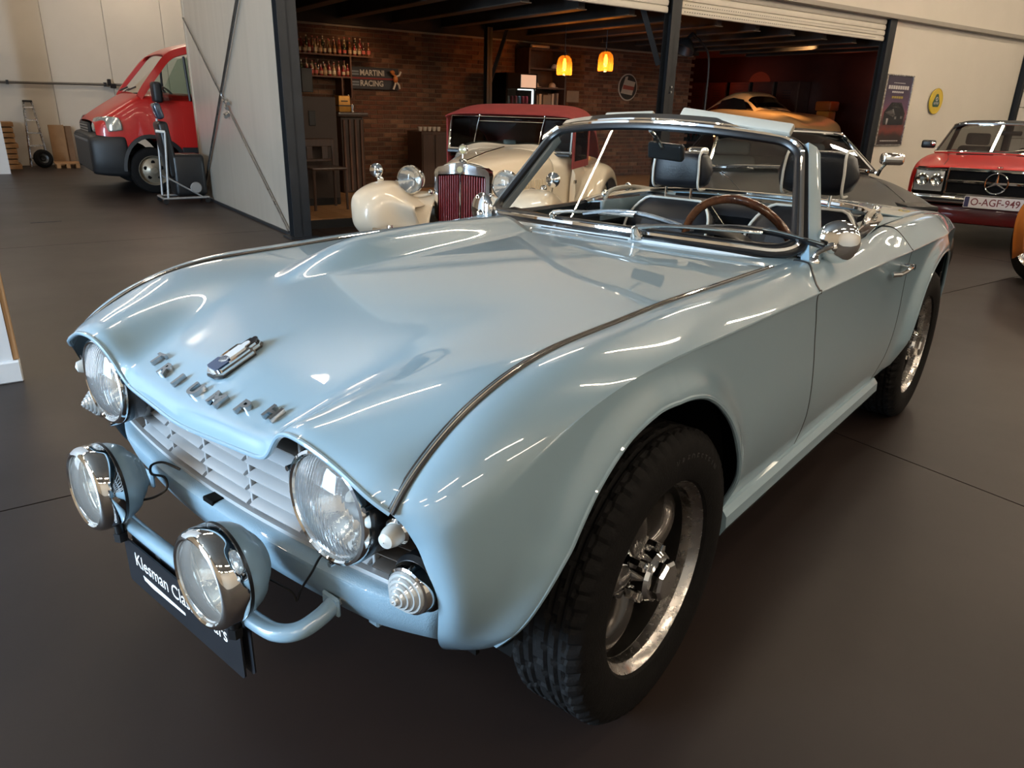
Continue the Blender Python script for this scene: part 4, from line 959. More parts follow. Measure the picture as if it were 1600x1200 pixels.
for sg in (1, -1): mp('scuttle_cowl', ellipsoid((-1.17, .26*sg, .855), .09, .22, .09), CREAMPAINT)
hood = body_loft([(-1.06, [(0, 1.178), (.25, 1.178), (.45, 1.172), (.555, 1.160), (.585, 1.148)]), (-1.10, [(0, 1.195), (.25, 1.195), (.45, 1.188), (.56, 1.168), (.592, 1.130)]), (-1.30, [(0, 1.250), (.25, 1.248), (.44, 1.235), (.56, 1.185), (.60, 1.10)]), (-1.60, [(0, 1.262), (.25, 1.26), (.44, 1.245), (.56, 1.19), (.60, 1.08)]), (-2.0, [(0, 1.235), (.25, 1.232), (.44, 1.21), (.55, 1.14), (.59, 1.0)]), (-2.3, [(0, 1.05), (.25, 1.04), (.42, 1.0), (.53, .93), (.57, .8)]), (-2.4, [(0, .82), (.25, .81), (.42, .79), (.52, .77), (.56, .74)])], 50, 51)
mp('hood', grid(hood, True), REDCLOTH, smooth=70, solid=.01)
mp('dashboard', box(-1.30, -1.16, -.52, .52, .78, .88, .02), BLACK)
for yy in (-.26, .26): mp('seat_back', box(-1.95, -1.82, yy-.22, yy+.22, .40, .92, .05, 3), mat('red_trim_leather', (.12, .02, .018), .5, var=.2))

# ---- red convertible coupe with star grille (right)
RD = thing('red_coupe', 'red open-top coupe with star grille parked by the poster wall', 'car', az_frame(-7.73, .125, 7))
REDP = mat('red_car_paint', (.40, .007, .008), .4, coat=.22, spec=.3, var=.05, scale=2)
def rp(name, sh, mt, parent=None, **k): return obj(name, sh, mt, parent or RD, **k)
bd_ = body_loft([(-.02, [(0, .775), (.25, .775), (.50, .768), (.68, .752), (.74, .70), (.75, .56), (.74, .40), (.70, .26)]), (-.15, [(0, .80), (.25, .80), (.50, .792), (.70, .772), (.78, .71), (.79, .56), (.78, .40), (.74, .25)]),
   (-.6, [(0, .832), (.26, .828), (.50, .818), (.74, .795), (.815, .72), (.825, .56), (.815, .40), (.77, .24)]), (-1.3, [(0, .862), (.26, .858), (.50, .848), (.76, .825), (.83, .73), (.84, .56), (.83, .40), (.78, .24)]),
   (-2.4, [(0, .80), (.26, .80), (.60, .80), (.77, .82), (.83, .73), (.84, .56), (.83, .40), (.78, .24)]), (-3.6, [(0, .84), (.26, .84), (.50, .838), (.74, .82), (.81, .73), (.82, .56), (.81, .40), (.77, .26)]), (-4.3, [(0, .78), (.26, .78), (.48, .77), (.66, .75), (.73, .69), (.74, .56), (.73, .40), (.68, .30)])], 90, 75)
body = clip(grid(bd_, True), lambda V: np.minimum(np.hypot(V[:, 0]+.78, V[:, 2]-.31)-.36, np.hypot(V[:, 0]+3.24, V[:, 2]-.31)-.36)+(np.abs(V[:, 1]) < .6)*9)
rb = rp('body', body, REDP, smooth=60, solid=.005)
rp('front_panel', box(-.06, -.02, -.73, .73, .27, .765, .01), BLACKPAINT)
rp('bonnet_seam', tube([(-.05, -.50, .772), (-.15, -.50, .796), (-.6, -.50, .822), (-1.25, -.55, .848)], .004, 6), BLACK); rp('bonnet_seam', tube([(-.05, .50, .772), (-.15, .50, .796), (-.6, .50, .822), (-1.25, .55, .848)], .004, 6), BLACK)
grl = rp('grille', join(box(-.02, .014, -.44, .44, .742, .772, .008), box(-.02, .008, -.44, .44, .505, .52, .003), box(-.02, .008, -.445, -.43, .51, .755, .003), box(-.02, .008, .43, .445, .51, .755, .003)), CHROME)
rp('grille_mesh', box(-.03, -.012, -.43, .43, .515, .75), mat('grille_black', (.004, .004, .0045), .8, var=.3, spec=.1), grl)
rp('grille_bar', box(-.012, .010, -.43, .43, .622, .652, .006), CHROME, grl)
star = rp('star_ring', tube([(.012, .098*math.cos(t), .637+.098*math.sin(t)) for t in np.linspace(0, 2*math.pi, 48, endpoint=False)], .008, 8, closed=True), CHROME, grl)
for a in (90, 210, 330):
    rp('star_arm', rings([[(.012, -.014, .008), (.020, 0, .008), (.012, .014, .008), (.006, 0, .008)], [(.011, -.003, .095), (.014, 0, .095), (.011, .003, .095), (.009, 0, .095)]], cap=True), CHROME, grl, m=T(0, 0, .637) @ RX(R(a-90)))
rp('bonnet_badge', lathe([(.028, 0), (.026, .006), (.001, .008)], 20, T(-.03, 0, .79)), CHROME)
for sg in (1, -1):
    h = rp('headlamp_unit', box(-.03, .006, sg*.60-.135, sg*.60+.135, .525, .735, .015, 2), mat('lamp_unit_grey', (.22, .23, .24), .2, .4, coat=.6, var=.1))
    for k, yy in enumerate((.535, .665)):
        rp('round_lamp', lathe([(.012, .002), (.05, .016), (.062, .010), (.064, .004)], 28, to_dir((0, sg*yy, .64), (1, 0, 0))), REFLECTOR, h); rp('lens', lathe([(.001, .030), (.03, .027), (.055, .016), (.064, .006)], 28, to_dir((0, sg*yy, .64), (1, 0, 0))), GLASS, h)
    rp('lamp_trim', box(-.02, .012, sg*.60-.145, sg*.60+.145, .735, .752, .004), CHROME, h)
    b_ = rp('bumper', box(-.10, .10, sg*.50-.32, sg*.50+.32, .425, .50, .02, 3), CHROME)
    rp('bumper_strip', box(.098, .108, sg*.50-.30, sg*.50+.30, .448, .470), BLACK, b_)
    rim_wheel(RD, -.78, .70*sg, .31, .31, .19, ALU); rim_wheel(RD, -3.24, .70*sg, .31, .31, .19, ALU)
    mr_ = rp('door_mirror', box(-1.62, -1.52, sg*.80-.075, sg*.80+.075, .90, .99, .02, 3), BLACK); rp('mirror_glint', ellipsoid((-1.50, sg*.75, .955), .02, .03, .025), CHROME, mr_)
rp('bumper_centre', box(-.05, .075, -.30, .30, .435, .495, .012, 2), CHROME)
np_ = rp('number_plate', poly_prism(rrect(.52, .112, .01), .006, T(.112, .02, .455) @ RZ(R(90)) @ RX(R(90))), mat('plate_white', (.62, .58, .58), .4, var=.03))
rp('plate_text', xf(text_shape('O-AGF-949', .098, .0006, (.90, 1), bold=.001), T(.119, .03, .455) @ RZ(R(90)) @ RX(R(90))), mat('plate_red_text', (.16, .03, .035), .5, var=.05), np_, smooth=0)
rp('plate_blue_band', box(.118, .1195, -.235, -.195, .405, .505), mat('plate_blue', (.03, .03, .09), .5, var=.05), np_)
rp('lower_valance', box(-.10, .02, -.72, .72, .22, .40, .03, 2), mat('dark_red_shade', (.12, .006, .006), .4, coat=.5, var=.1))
def screen(parent, xb, zb, wb, xt, zt, wt, fm, gm, r=.018, names=('windscreen_frame', 'windscreen_glass')):
    P = [(xb-.10, -wb, zb), (xt-.06, -wt, zt-.02), (xt, -wt*.85, zt), (xt+.04, 0, zt+.012), (xt, wt*.85, zt), (xt-.06, wt, zt-.02), (xb-.10, wb, zb), (xb, wb*.7, zb+.012), (xb+.04, 0, zb+.02), (xb, -wb*.7, zb+.012)]
    f = obj(names[0], tube(np.concatenate([spline(P[:1]+P[1:2], 6), spline(P[1:6], 20), spline(P[5:7], 6), spline(P[6:]+P[:1], 20)]), r, 8), fm, parent)
    G_ = np.array([[np.array((xb+.04-.14*u*u, wb*u, zb+.02-.02*u*u))*(1-v_)+np.array((xt+.04-.10*u*u, wt*u, zt+.012-.032*u*u))*v_ for u in np.linspace(-1, 1, 15)] for v_ in np.linspace(0, 1, 5)])
    obj(names[1], grid(G_), gm, f, smooth=60); return f
wf_ = screen(RD, -1.30, .865, .70, -1.72, 1.185, .58, CHROME, DARKGLASS, .016)
tp_ = body_loft([(-1.70, [(0, 1.205), (.3, 1.20), (.50, 1.18), (.585, 1.14)]), (-2.0, [(0, 1.235), (.3, 1.23), (.50, 1.21), (.59, 1.15)]), (-2.6, [(0, 1.225), (.3, 1.22), (.50, 1.20), (.585, 1.14)]), (-2.72, [(0, 1.19), (.3, 1.185), (.48, 1.165), (.56, 1.12)])], 30, 31)
rp('roof', grid(tp_, True), mat('black_hood_cloth', (.012, .012, .013), .7, var=.2), smooth=60, solid=.02)
for sg in (1, -1):
    rp('roof_pillar', tube([(-2.60, sg*.57, 1.15), (-2.72, sg*.62, .98), (-2.85, sg*.66, .83)], .03, 8), BLACK)
    s_ = rp('seat', box(-2.25, -2.12, sg*.32-.20, sg*.32+.20, .5, .93, .05, 3), mat('grey_brown_leather', (.06, .05, .042), .6, var=.2)); rp('headrest', box(-2.24, -2.14, sg*.32-.13, sg*.32+.13, .94, 1.08, .03, 3), MATS['grey_brown_leather'], s_)
rp('rear_view_mirror', box(-1.80, -1.78, -.12, .12, 1.07, 1.12, .012, 2), BLACK)
rp('cockpit_floor', box(-2.9, -1.35, -.72, .72, .55, .80), BLACKPAINT)
for y0 in (-.05, .32): rp('wiper', tube([(-1.27, y0, .885), (-1.36, y0+.32, .945), (-1.38, y0+.55, .965)], .007, 6), mat('wiper_grey', (.4, .38, .34), .3, .7, var=.1))

# ---- dark grey coupe behind the roadster
DK = thing('grey_coupe', 'dark grey low coupe with chrome mirror behind the pale blue roadster', 'car', az_frame(-4.74, -.835, 35))
GREYP = mat('anthracite_paint', (.014, .0135, .0125), .4, coat=.12, spec=.2, var=.05, scale=2)
def dp(name, sh, mt, parent=None, **k): return obj(name, sh, mt, parent or DK, **k)
db = body_loft([(1.22, [(0, .50), (.3, .50), (.55, .49), (.66, .47), (.69, .42), (.68, .34), (.64, .26)]), (1.10, [(0, .60), (.3, .60), (.58, .59), (.72, .555), (.76, .48), (.76, .36), (.72, .24)]), (.80, [(0, .70), (.3, .695), (.58, .70), (.72, .675), (.785, .58), (.79, .40), (.74, .22)]), (.40, [(0, .765), (.3, .76), (.56, .765), (.71, .735), (.79, .62), (.80, .42), (.75, .22)]),
   (0, [(0, .815), (.3, .81), (.55, .80), (.70, .765), (.79, .65), (.80, .42), (.75, .22)]), (-.8, [(0, .80), (.3, .80), (.55, .80), (.70, .775), (.79, .66), (.80, .42), (.75, .22)]), (-2.2, [(0, .82), (.3, .82), (.5, .81), (.68, .78), (.78, .66), (.79, .42), (.74, .24)]), (-2.9, [(0, .74), (.3, .74), (.48, .73), (.62, .70), (.70, .60), (.70, .42), (.66, .30)])], 100, 71)
dbs = clip(grid(db, True), lambda V: np.minimum(np.hypot(V[:, 0]-.62, V[:, 2]-.30)-.345, np.hypot(V[:, 0]+1.85, V[:, 2]-.30)-.345)+(np.abs(V[:, 1]) < .6)*9)
dp('body', dbs, GREYP, smooth=60, solid=.005)
for sg in (1, -1):
    dp('bonnet_seam', tube([(1.0, sg*.50, .652), (.8, sg*.53, .704), (.4, sg*.55, .768), (.02, sg*.56, .803)], .004, 6), BLACK)
    dp('headlamp_cover', box(.80, 1.02, sg*.56-.10, sg*.56+.10, .66, .70, .012, 2), GREYP)
    rim_wheel(DK, .62, .70*sg, .30, .30, .19, ALU); rim_wheel(DK, -1.85, .70*sg, .30, .30, .19, ALU)
    m_ = dp('door_mirror', tube(spline([(-.12, sg*.665, .80), (-.115, sg*.685, .86), (-.10, sg*.715, .905)], 8), .014, 8), CHROME); dp('mirror_head', box(-.145, -.05, sg*.745-.085, sg*.745+.085, .885, .975, .028, 3), CHROME, m_)
    s_ = dp('seat', box(-.95, -.80, sg*.32-.20, sg*.32+.20, .4, .88, .05, 3), mat('cream_leather', (.34, .33, .28), .6, var=.1)); dp('headrest', box(-.96, -.86, sg*.32-.15, sg*.32+.15, .89, 1.0, .035, 3), MATS['cream_leather'], s_)
    dp('side_window', grid(np.array([[(-.15, sg*.64, .83), (-.5, sg*.66, .83), (-1.2, sg*.67, .83), (-1.5, sg*.66, .83)], [(-.52, sg*.535, 1.07), (-.62, sg*.535, 1.085), (-1.15, sg*.54, 1.08), (-1.3, sg*.53, 1.04)]])), DARKGLASS)
dwf = screen(DK, -.03, .828, .645, -.55, 1.095, .51, CHROME, DARKGLASS, .016)
rf = body_loft([(-.53, [(0, 1.115), (.3, 1.108), (.46, 1.09), (.53, 1.06)]), (-.8, [(0, 1.13), (.3, 1.123), (.47, 1.10), (.55, 1.06)]), (-1.3, [(0, 1.09), (.3, 1.085), (.47, 1.06), (.56, 1.01)]), (-1.9, [(0, .93), (.3, .925), (.46, .90), (.56, .87)]), (-2.2, [(0, .82), (.3, .82), (.45, .81), (.55, .80)])], 50, 41)
dp('roof', grid(rf, True), GREYP, smooth=60, solid=.01)
for y0 in (-.45, .05):
    w_ = dp('wiper', tube([(.02, y0, .838), (-.06, y0+.25, .862), (-.09, y0+.46, .868)], .007, 6), BLACK)
dp('cockpit_floor', box(-1.6, -.08, -.62, .62, .30, .72), BLACKPAINT)

# ---- red van at the left
VN = thing('red_van', 'red delivery van with black bumper half hidden by the silver wall', 'van', HALL @ T(-1.33, 5.2, 0) @ RZ(R(180)))
VRED = mat('red_van_paint', (.40, .010, .008), .4, coat=.35, var=.06, scale=2)
PLASTIC = mat('black_bumper_plastic', (.011, .0115, .013), .5, var=.2, bump=.1)
def vp(name, sh, mt, parent=None, **k):
    v = sh[0].copy(); x = v[:, 0]; v[:, 0] = np.where(x > -.86, -.86+(x+.86)*.80, x)
    return obj(name, (v, sh[1]), mt, parent or VN, **k)
vb = body_loft([(-.08, [(0, .93), (.4, .925), (.72, .90), (.80, .84), (.82, .75), (.82, .60), (.80, .50)]), (-.22, [(0, 1.02), (.4, 1.015), (.74, .99), (.86, .92), (.885, .80), (.89, .60), (.87, .48)]), (-.45, [(0, 1.14), (.4, 1.135), (.74, 1.11), (.88, 1.03), (.915, .86), (.92, .62), (.90, .46)]), (-.72, [(0, 1.27), (.4, 1.262), (.74, 1.235), (.89, 1.16), (.925, .92), (.93, .64), (.92, .44)]),
   (-.95, [(0, 1.32), (.4, 1.31), (.72, 1.285), (.88, 1.20), (.935, .96), (.945, .64), (.93, .42)]), (-1.5, [(0, 1.30), (.4, 1.29), (.72, 1.27), (.885, 1.19), (.945, .96), (.95, .64), (.94, .40)]), (-2.6, [(0, 1.30), (.4, 1.29), (.72, 1.27), (.885, 1.19), (.945, .96), (.95, .64), (.94, .40)])], 80, 61)
vbs = clip(grid(vb, True), lambda V: np.hypot(V[:, 0]+.86, V[:, 2]-.30)-.43+(np.abs(V[:, 1]) < .6)*9)
vp('cab_body', vbs, VRED, smooth=60, solid=.006)
vr = body_loft([(-1.20, [(0, 1.80), (.4, 1.795), (.66, 1.775), (.76, 1.73)]), (-1.45, [(0, 1.92), (.4, 1.91), (.68, 1.885), (.79, 1.82)]), (-2.0, [(0, 2.02), (.4, 2.01), (.69, 1.98), (.81, 1.90)]), (-2.6, [(0, 2.03), (.4, 2.02), (.69, 1.99), (.82, 1.90)])], 30, 31)
vp('roof', grid(vr, True), VRED, smooth=60, solid=.01)
vp('load_body', box(-4.6, -2.5, -.93, .93, .42, 1.98, .06, 3), VRED)
for sg in (1, -1):
    vp('windscreen_pillar', sweep(spline([(-.80, sg*.855, 1.23), (-1.05, sg*.81, 1.53), (-1.27, sg*.762, 1.76), (-1.55, sg*.79, 1.86)], 14), [(-.045, -.02), (.045, -.02), (.045, .02), (-.045, .02)], up=(0, sg, .2)), VRED, smooth=30)
    dd = vp('door', rings([[(x, sg*.952, .46), (x, sg*.957, .64), (x, sg*.95, .96), (x, sg*.90, 1.185), (x, sg*.88, 1.18), (x, sg*.90, .9), (x, sg*.90, .46)] for x in (-1.30, -1.6, -2.2)], cap=True), VRED, smooth=40)
    vp('side_window', grid(np.array([[(-1.03, sg*.885, 1.20), (-1.5, sg*.885, 1.20), (-2.2, sg*.885, 1.20)], [(-1.36, sg*.785, 1.72), (-1.6, sg*.795, 1.80), (-2.2, sg*.80, 1.84)]])), glass('van_glass', (.62, .72, .66), refl=1.2))
    vp('window_post', tube([(-1.44, sg*.888, 1.20), (-1.44, sg*.79, 1.76)], .018, 6), PLASTIC)
    mh = vp('door_mirror', box(-1.06, -.94, sg*1.03-.10, sg*1.03+.10, 1.17, 1.43, .04, 3), PLASTIC); vp('mirror_arm', tube([(-1.03, sg*.90, 1.20), (-1.0, sg*.97, 1.22)], .03, 8), PLASTIC, mh)
    hl_ = vp('headlamp', grid(bsurf(np.array([[(-.09+.0, sg*.60, .79), (-.075, sg*.60, .86), (-.12, sg*.60, .955)], [(-.13, sg*.76, .79), (-.12, sg*.76, .87), (-.17, sg*.76, .975)], [(-.28, sg*.895, .80), (-.28, sg*.89, .89), (-.30, sg*.865, .985)], [(-.46, sg*.93, .82), (-.46, sg*.93, .90), (-.43, sg*.92, .975)]]), 16, 12), sg > 0), mat('van_lamp_glass', (.42, .41, .36), .12, .5, coat=1, var=.25, scale=16), smooth=60, solid=.01)
    vp('wheel_arch_trim', sweep([(-.86+.44*math.cos(R(t)), sg*.94, .30+.44*math.sin(R(t))) for t in range(0, 181, 10)], [(-.03, -.02), (.02, -.03), (.02, .03), (-.03, .02)], up=(0, sg, 0)), PLASTIC, smooth=40)
    rim_wheel(VN, -.86, .84*sg, .30, .30, .20, mat('van_wheel_steel', (.30, .26, .20), .4, .6, var=.2)); rim_wheel(VN, -3.9, .84*sg, .30, .30, .20, MATS['van_wheel_steel'])
    vp('side_moulding', box(-2.4, -1.25, sg*.945-.012, sg*.945+.02, .52, .60, .01), PLASTIC)
bmp = body_loft([(.04, [(0, .74), (.5, .74), (.74, .72), (.80, .64), (.81, .52), (.80, .40), (.76, .28)]), (0, [(0, .775), (.5, .77), (.78, .75), (.86, .66), (.87, .52), (.86, .38), (.82, .26)]), (-.20, [(0, .79), (.5, .79), (.82, .775), (.915, .68), (.93, .52), (.92, .38), (.88, .24)]), (-.45, [(0, .80), (.5, .80), (.84, .785), (.94, .69), (.955, .52), (.95, .38), (.91, .23)]), (-.50, [(0, .78), (.5, .78), (.82, .76), (.90, .68), (.915, .52), (.91, .38), (.88, .25)])], 30, 41)
vp('front_bumper', grid(bmp, True), PLASTIC, smooth=60, solid=.02)
vp('bumper_front_face', box(-.02, .045, -.80, .80, .28, .74, .02), PLASTIC)
vp('bumper_highlight_strip', box(-.02, .052, -.78, .78, .66, .70, .01), mat('grey_bumper_strip', (.07, .075, .08), .35, var=.1))
g_ = vp('grille', box(-.09, -.03, -.45, .45, .76, .90, .02), PLASTIC)
for k in range(3): vp('grille_bar', box(-.035, -.02, -.43, .43, .785+k*.035, .797+k*.035, .003), DULLMETAL, g_)
vws = np.array([[(-.76-.06*u*u, .86*u, 1.305-.06*u*u) for u in np.linspace(-1, 1, 13)], [(-1.22-.04*u*u, .74*u, 1.80-.04*u*u) for u in np.linspace(-1, 1, 13)]])
vp('windscreen_glass', grid(vws), glass('van_windscreen', (.78, .80, .74), refl=1.6), smooth=60)
for y0 in (-.3, .35): vp('wiper', tube([(-.74, y0, 1.32), (-.80, y0+.35, 1.36)], .012, 6), BLACK)
vsw = vp('steering_wheel', tube([(-1.32+.12*math.sin(t), .45+.19*math.cos(t), 1.22+.13*math.cos(t)*0+.15*math.sin(t)) for t in np.linspace(0, 2*math.pi, 30, endpoint=False)], .014, 8, closed=True), BLACK)
vp('dashboard', box(-1.15, -.80, -.80, .80, 1.0, 1.24, .05, 2), PLASTIC)
vp('driver_seat', box(-1.95, -1.78, .2, .68, .8, 1.55, .06, 3), mat('van_seat_cloth', (.03, .03, .035), .8, var=.2))
vp('cab_lining', join(box(-2.5, -2.45, -.88, .88, .5, 1.95)), mat('van_bulkhead', (.20, .21, .20), .7, var=.1))
vp('underbody', join(box(-4.4, -.5, -.6, .6, .22, .40)), BLACKPAINT)

# ---- cream rounded coupe in the red lit room
PX = thing('cream_rounded_coupe', 'cream rounded vintage coupe displayed in the red lit room', 'car', HALL @ T(10.30, 2.7, .64) @ RZ(R(-100)) @ SCL(.8, .8, .8))
CRM2 = mat('ivory_paint', (.62, .36, .16), .35, coat=.4, var=.03)
def xp(name, sh, mt, parent=None, **k): return obj(name, sh, mt, parent or PX, **k)
pb = body_loft([(1.95, [(0, .42), (.3, .42), (.5, .42), (.6, .42), (.62, .36), (.6, .25)]), (1.80, [(0, .56), (.3, .56), (.52, .60), (.66, .57), (.70, .42), (.66, .22)]), (1.35, [(0, .72), (.3, .70), (.52, .735), (.70, .70), (.76, .50), (.72, .20)]), (.75, [(0, .82), (.3, .80), (.52, .785), (.70, .755), (.79, .52), (.74, .20)]), (0, [(0, .86), (.3, .85), (.55, .83), (.72, .78), (.81, .52), (.75, .20)]), (-1.0, [(0, .84), (.3, .83), (.55, .82), (.73, .78), (.80, .52), (.74, .20)]), (-1.7, [(0, .66), (.3, .65), (.5, .64), (.62, .60), (.70, .45), (.66, .24)]), (-1.95, [(0, .42), (.3, .42), (.42, .41), (.5, .40), (.54, .36), (.5, .28)])], 80, 61)
xp('body', clip(grid(pb, True), lambda V: np.minimum(np.hypot(V[:, 0]-1.12, V[:, 2]-.28)-.33, np.hypot(V[:, 0]+.98, V[:, 2]-.28)-.33)+(np.abs(V[:, 1]) < .58)*9), CRM2, smooth=60, solid=.006)
pr_ = body_loft([(.40, [(0, .85), (.3, .845), (.48, .83), (.60, .80)]), (.05, [(0, 1.12), (.25, 1.11), (.42, 1.07), (.50, .98)]), (-.12, [(0, 1.22), (.25, 1.21), (.43, 1.16), (.53, 1.02)]), (-.5, [(0, 1.25), (.25, 1.24), (.44, 1.19), (.56, 1.02)]), (-1.0, [(0, 1.13), (.25, 1.12), (.42, 1.07), (.54, .95)]), (-1.5, [(0, .86), (.25, .85), (.40, .82), (.52, .78)])], 50, 41)
isws = lambda V: np.minimum(np.minimum(V[:, 0]-.015, .33-V[:, 0]), .47-np.abs(V[:, 1]))
xp('roof', clip(grid(pr_, True), lambda V: -isws(V)), CRM2, smooth=60, solid=.012)
xp('windscreen_glass', clip(grid(pr_*1.0), isws), DARKGLASS, smooth=60)
for sg in (1, -1):
    xp('side_window', grid(np.array([[(.20, sg*.645, .83), (-.3, sg*.66, .83), (-.9, sg*.64, .83)], [(-.06, sg*.545, 1.06), (-.4, sg*.565, 1.10), (-.85, sg*.55, 1.03)]])), BLACK)
    hl_ = xp('headlamp', lathe([(.098, -.05), (.10, 0), (.085, .02), (.05, .034), (.001, .038)], 30, to_dir((1.72, sg*.56, .545), (1, .12*sg, .28))), REFLECTOR); xp('rim', lathe([(.098, -.01), (.106, 0), (.098, .01)], 30, to_dir((1.72, sg*.56, .545), (1, .12*sg, .28))), CHROME, hl_)
    rim_wheel(PX, 1.12, .64*sg, .30, .30, .15, CHROME); rim_wheel(PX, -.98, .64*sg, .30, .30, .15, CHROME)
    xp('wiper', tube([(.42, sg*.1, .865), (.34, sg*.1-.28, .90)], .008, 6), BLACK)
xp('bumper', tube(spline([(1.55, -.80, .36), (1.9, -.6, .38), (2.02, 0, .39), (1.9, .6, .38), (1.55, .80, .36)], 30), .035, 10), CHROME)
xp('cabin_floor', box(-1.1, .5, -.55, .55, .4, .6), BLACKPAINT)
xp('seat', box(-.45, -.30, -.5, .5, .5, 1.0, .05, 2), LEATHER)
tag(obj('display_plinth', hb(9.5, 11.3, .9, 4.6, ZF, .64, .01), STEEL, smooth=0), 'low dark plinth under the cream rounded coupe', 'plinth')

# ---- red car deeper in the red room, seen as a low dark red shape
R2 = thing('red_show_car', 'small red show car deep in the red lit room', 'car', HALL @ T(10.6, 5.6, .55) @ RZ(R(-120)))
def yp(name, sh, mt, parent=None, **k): return obj(name, sh, mt, parent or R2, **k)
rbg = body_loft([(.9, [(0, .45), (.3, .45), (.5, .44), (.56, .36), (.5, .2)]), (.7, [(0, .66), (.3, .66), (.55, .66), (.66, .5), (.6, .2)]), (0, [(0, .82), (.3, .82), (.58, .80), (.70, .55), (.64, .2)]), (-.4, [(0, .80), (.3, .80), (.58, .78), (.70, .55), (.64, .2)])], 30, 41)
yp('body', grid(rbg, True), mat('glossy_red', (.42, .012, .008), .2, coat=1, var=.05), smooth=60, solid=.01)
for sg in (1, -1): yp('headlamp', lathe([(.09, 0), (.07, .03), (.001, .04)], 24, to_dir((.80, sg*.45, .56), (1, 0, .2))), CHROME); rim_wheel(R2, .45, .60*sg, .22, .22, .14, CHROME); rim_wheel(R2, -.2, .60*sg, .22, .22, .14, CHROME)
tag(obj('display_plinth', hb(9.6, 11.5, 4.75, 6.05, ZF, .55, .01), STEEL, smooth=0), 'low dark plinth under the small red show car', 'plinth')

# ---- edge of an orange car at the far right
OC = thing('orange_car', 'orange car wheel and wing at the right edge of the photo', 'car', az_frame(-6.17, .69, -18))
def op(name, sh, mt, parent=None, **k): return obj(name, sh, mt, parent or OC, **k)
ORG = mat('orange_paint', (.42, .12, .02), .25, coat=1, var=.05)
ob_ = body_loft([(.47, [(0, .50), (.3, .50), (.6, .48), (.70, .42), (.68, .28)]), (.40, [(0, .72), (.3, .72), (.62, .70), (.80, .55), (.76, .22)]), (0, [(0, .82), (.3, .82), (.66, .80), (.84, .60), (.80, .20)]), (-2.0, [(0, .85), (.3, .85), (.66, .83), (.85, .60), (.80, .20)]), (-3.0, [(0, .70), (.3, .70), (.6, .68), (.75, .55), (.72, .25)])], 60, 51)
ocm = T(0, .82, 0)
op('body', xf(clip(grid(ob_, True), lambda V: np.minimum(np.hypot(V[:, 0]-.0, V[:, 2]-.33)-.37, np.hypot(V[:, 0]+2.3, V[:, 2]-.33)-.37)+(np.abs(V[:, 1]) < .62)*9), ocm), ORG, smooth=60, solid=.006)
for x in (0, -2.3):
    for sg in (1, -1): rim_wheel(OC, x, .82+.74*sg, .335, .335, .2, ALU, steer=R(54) if x == 0 else 0, sg=sg)
op('underbody', box(-2.8, .5, .30, 1.34, .2, .45), BLACKPAINT)
op('cabin', xf(grid(body_loft([(-.5, [(0, .86), (.3, .86), (.6, .84), (.7, .82)]), (-1.0, [(0, 1.2), (.3, 1.2), (.5, 1.18), (.6, 1.1)]), (-1.8, [(0, 1.22), (.3, 1.22), (.5, 1.2), (.6, 1.1)]), (-2.6, [(0, .88), (.3, .88), (.55, .86), (.65, .84)])], 30, 31), True), ocm), ORG, smooth=60)
# ------------------------------------------------------------------ props of the bar room
SHELFW = mat('shelf_timber', (.12, .055, .03), .55, col2=(.07, .03, .018), scale=6)
DARKWOOD = mat('dark_bar_wood', (.050, .024, .014), .4, col2=(.028, .014, .009), scale=5, stretch=(8, 8, .7), coat=.3)
def hthing(name, label, cat, s, d, z=ZF, rot=0, group=None): return thing(name, label, cat, HALL @ T(s, d, z) @ RZ(R(rot)), group)
# shelf unit on the wall, upper and lower board with uprights
sh_ = hthing('wall_shelf', 'dark wooden wall shelf unit carrying bottles on the brick wall', 'shelf', 1.2, 3.25, 1.55)
obj('shelf_board', box(.05, 1.12, -.09, .13, .270, .290), SHELFW, sh_); obj('shelf_board', box(.05, .78, -.09, .13, .0, .020), SHELFW, sh_)
obj('upright', box(.775, .795, -.09, .13, -.25, .27), SHELFW, sh_); obj('upright', box(.05, .07, -.09, .13, -.25, .27), SHELFW, sh_)
obj('upright', box(.64, .66, -.09, .13, -.25, .0), SHELFW, sh_)
def bottle_mesh(k, h, r): return [(r*.95, 0), (r, .004), (r, h*.52), (r*.85, h*.62), (r*.36, h*.72), (r*.32, h*.93), (r*.40, h*.94), (r*.40, h), (.0005, h)]
BCOL = [((.16, .06, .015), 'amber'), ((.24, .02, .02), 'red'), ((.03, .045, .02), 'dark green'), ((.32, .24, .12), 'pale gold'), ((.05, .02, .012), 'dark brown')]
bm_c = [mat('bottle_'+n.replace(' ', '_'), c, .12, coat=1, spec=.8, var=.1) for c, n in BCOL]
LABELM = [mat('paper_label_%d' % k, c, .6, var=.1) for k, c in enumerate([(.55, .47, .33), (.45, .30, .18), (.50, .12, .10)])]
ORD = ['first', 'second', 'third', 'fourth', 'fifth', 'sixth', 'seventh', 'eighth', 'ninth', 'tenth', 'eleventh', 'twelfth', 'thirteenth', 'fourteenth', 'fifteenth']
